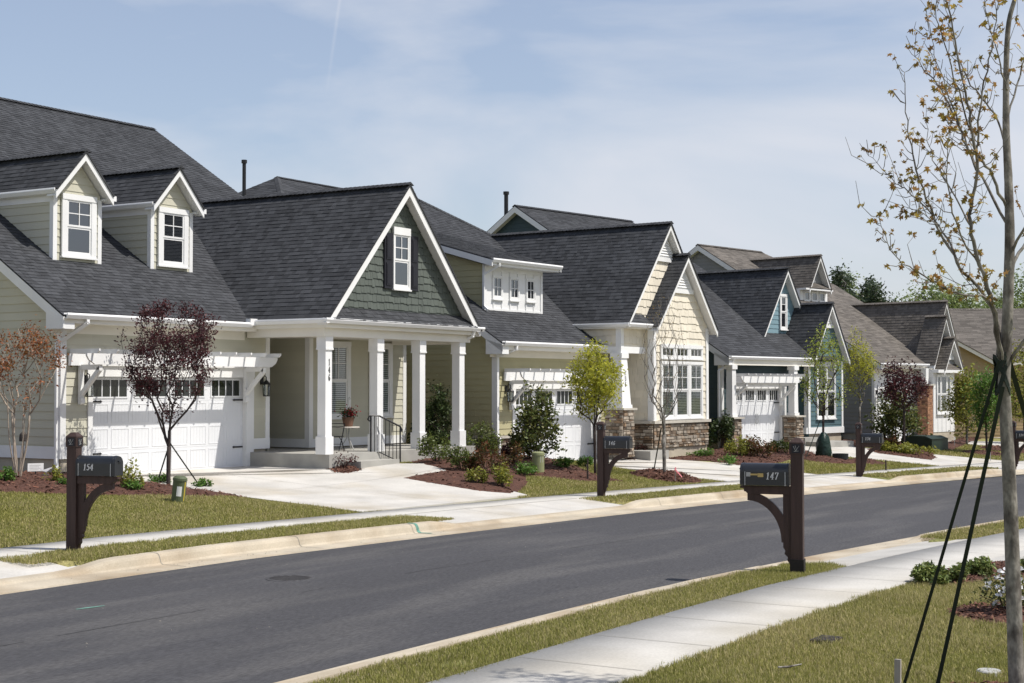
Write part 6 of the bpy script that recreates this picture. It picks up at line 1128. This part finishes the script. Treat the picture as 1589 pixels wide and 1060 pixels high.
p = at(1304, 717); m = M(); q = metres(12.5, p); hh = metres(13, p); m.lathe([(q*.95, -.03), (q, hh), (q*.93, hh), (q*.88, .03), (0, .03)], p, 22); tag(m.build('plant_tub', MT['rubber']), 'round black plastic tub beside the watering bag', 'tub')
p = at(1384, 692); m = M(); q = metres(5, p); m.lathe([(q*.85, 0), (q, metres(17, p)), (q*.9, metres(17, p)), (q*.8, .06)], p, 16); tag(m.build('plant_pot', MT['greymetal']), 'pale grey pot in front of the glossy evergreen', 'pot')
for (px, py, h_, lab) in ((1375, 731, 17, 'short dark stake in the verge lawn right of the 134 mailbox'), (912, 745, 34, 'forked dead sprig beside the yellow green tree trunk')):
    p = at(px, py); m = M(); q = metres(h_, p); m.tube([p-V3(0, 0, .1), p+V3(.03, .02, q)], [.028, .02], 6)
    if h_ > 20: m.tube([p+V3(0, 0, q*.4), p+V3(.10, .1, q*.7)], [.015, .008], 5)
    tag(m.build('stake', MT['barkd']), lab, 'stake')
p = at(1048, 748); m = M(); m.tube([p-V3(0, 0, .05), p+V3(0, 0, .35)], .012, 6); o = thing('marker_stake', 'thin stake with pink ribbon by the bare tree mulch ring', 'stake', (0, 0, 0)); m.build('stick', MT['timber'], o); m = M(); m.slab([p+V3(-.015, -.015, .34), p+V3(.10, -.14, .14), p+V3(.06, -.16, .12), p+V3(-.02, -.02, .28)], (0, .003, 0)); m.bar(p+V3(-.02, 0, .3), p+V3(.02, 0, .37), .03, .03); m.build('ribbon', MT['pink'], o)
p = at(55, 742); o = thing('garden_plaque', 'small white plaque standing in the mulch by the sage house wall', 'sign', p, R(-25)); m = M(); m.box((-.16, -.01, .14), (.16, .01, .30)); m.build('plate', MT['white'], o); m = M(); m.box((-.01, .0105, 0), (.01, .02, .2)); m.build('peg', MT['black'], o); m = M()
for k in range(4): m.box((-.12, -.013, .17+k*.03), (.06+.05*(k % 2), -.0105, .174+k*.03))
m.build('print', MT['greymetal'], o)
p = at(70, 744); o = thing('bird_ornament', 'white gull ornament on a dark stone beside the plaque', 'ornament', p, R(-30)); m = M(); m.lathe([(.0, 0), (.09, .02), (.08, .09), (.0, .13)], n=9); m.build('stone', MT['iron'], o); m = M(); m.slab([(-.14, 0, .26), (-.03, 0, .19), (.12, 0, .235), (.20, 0, .225), (.1, 0, .20), (.02, 0, .15), (-.06, 0, .17)], (0, .03, 0)); m.tube([(.02, .015, .1), (.02, .015, .17)], .008, 5); m.build('bird', MT['petal'], o)
p = V3(*W2((22.1, 24.85), 0, (-.55, .5)), 0); p[2] = ter(p[0], p[1]); o = thing('garden_light', 'dark dome garden light on a stem by the sage house wall', 'lamp', p); m = M(); m.lathe([(.085, .72), (.085, .8), (.075, .87), (.04, .91), (0, .92)], n=16); m.build('lamp_shade', MT['iron'], o); m = M(); m.tube([(0, 0, -.1), (0, 0, .75)], .012, 6); m.build('stem', MT['iron'], o)
p = at(1282, 994); m = M(); m.box((p[0]-.15, p[1]-.10, p[2]-.06), (p[0]+.15, p[1]+.10, p[2]+.02)); 
for k in range(5): m.box((p[0]-.13+k*.056, p[1]-.085, p[2]+.02), (p[0]-.09+k*.056, p[1]+.085, p[2]+.026))
tag(m.build('drain_cover', MT['iron']), 'dark rectangular drain cover sunk in the near lawn', 'drain cover')
p = at(1535, 1045); m = M(); m.lathe([(.098, -.06), (.098, .018), (.088, .028), (0, .028)], p, 22); m.box((p[0]-.03, p[1]-.008, p[2]+.0285), (p[0]+.03, p[1]+.008, p[2]+.031)); tag(m.build('valve_cover', MT['greymetal']), 'round pale valve cover in the lawn by the maple', 'valve cover')
p = at(1224, 1043); m = M(); m.tube([p+V3(-.1, .05, .05), p+V3(-.02, 0, .045), p+V3(.12, -.06, .05)], [.008, .01, .006], 5); tag(m.build('twig', MT['bark']), 'short fallen twig lying on the near lawn', 'twig')
p = at(1481, 693); o = thing('notice_sign', 'small pale notice on a thin stem under the bay window', 'sign', p); m = M(); m.tube([(0, 0, -.05), (0, 0, metres(14, p))], .012, 5); m.build('stem', MT['greymetal'], o); m = M(); m.box((-.09, -.012, metres(10, p)), (.09, -.0125-.006, metres(15, p))); m.build('plate', MT['greymetal'], o)
p = V3(*cB(-.04, .75), .134+.62); m = M(); m.lathe([(.0, 0), (.11, .0), (.11, .12), (.06, .16), (0, .16)], n=14); o = m.build('utility_meter', MT['greymetal']); o.location = p-V3(.12, 0, 0); o.rotation_euler = (0, R(-90), 0); tag(o, 'round grey meter on the olive side wall behind the porch', 'meter')
p = at(1537, 716); m = M(); m.tube([p-V3(0, 0, .05), p+V3(0, 0, metres(40, p))], .012, 5); tag(m.build('stake', MT['greymetal']), 'thin pale stake beside the bright green feathery tree', 'stake')
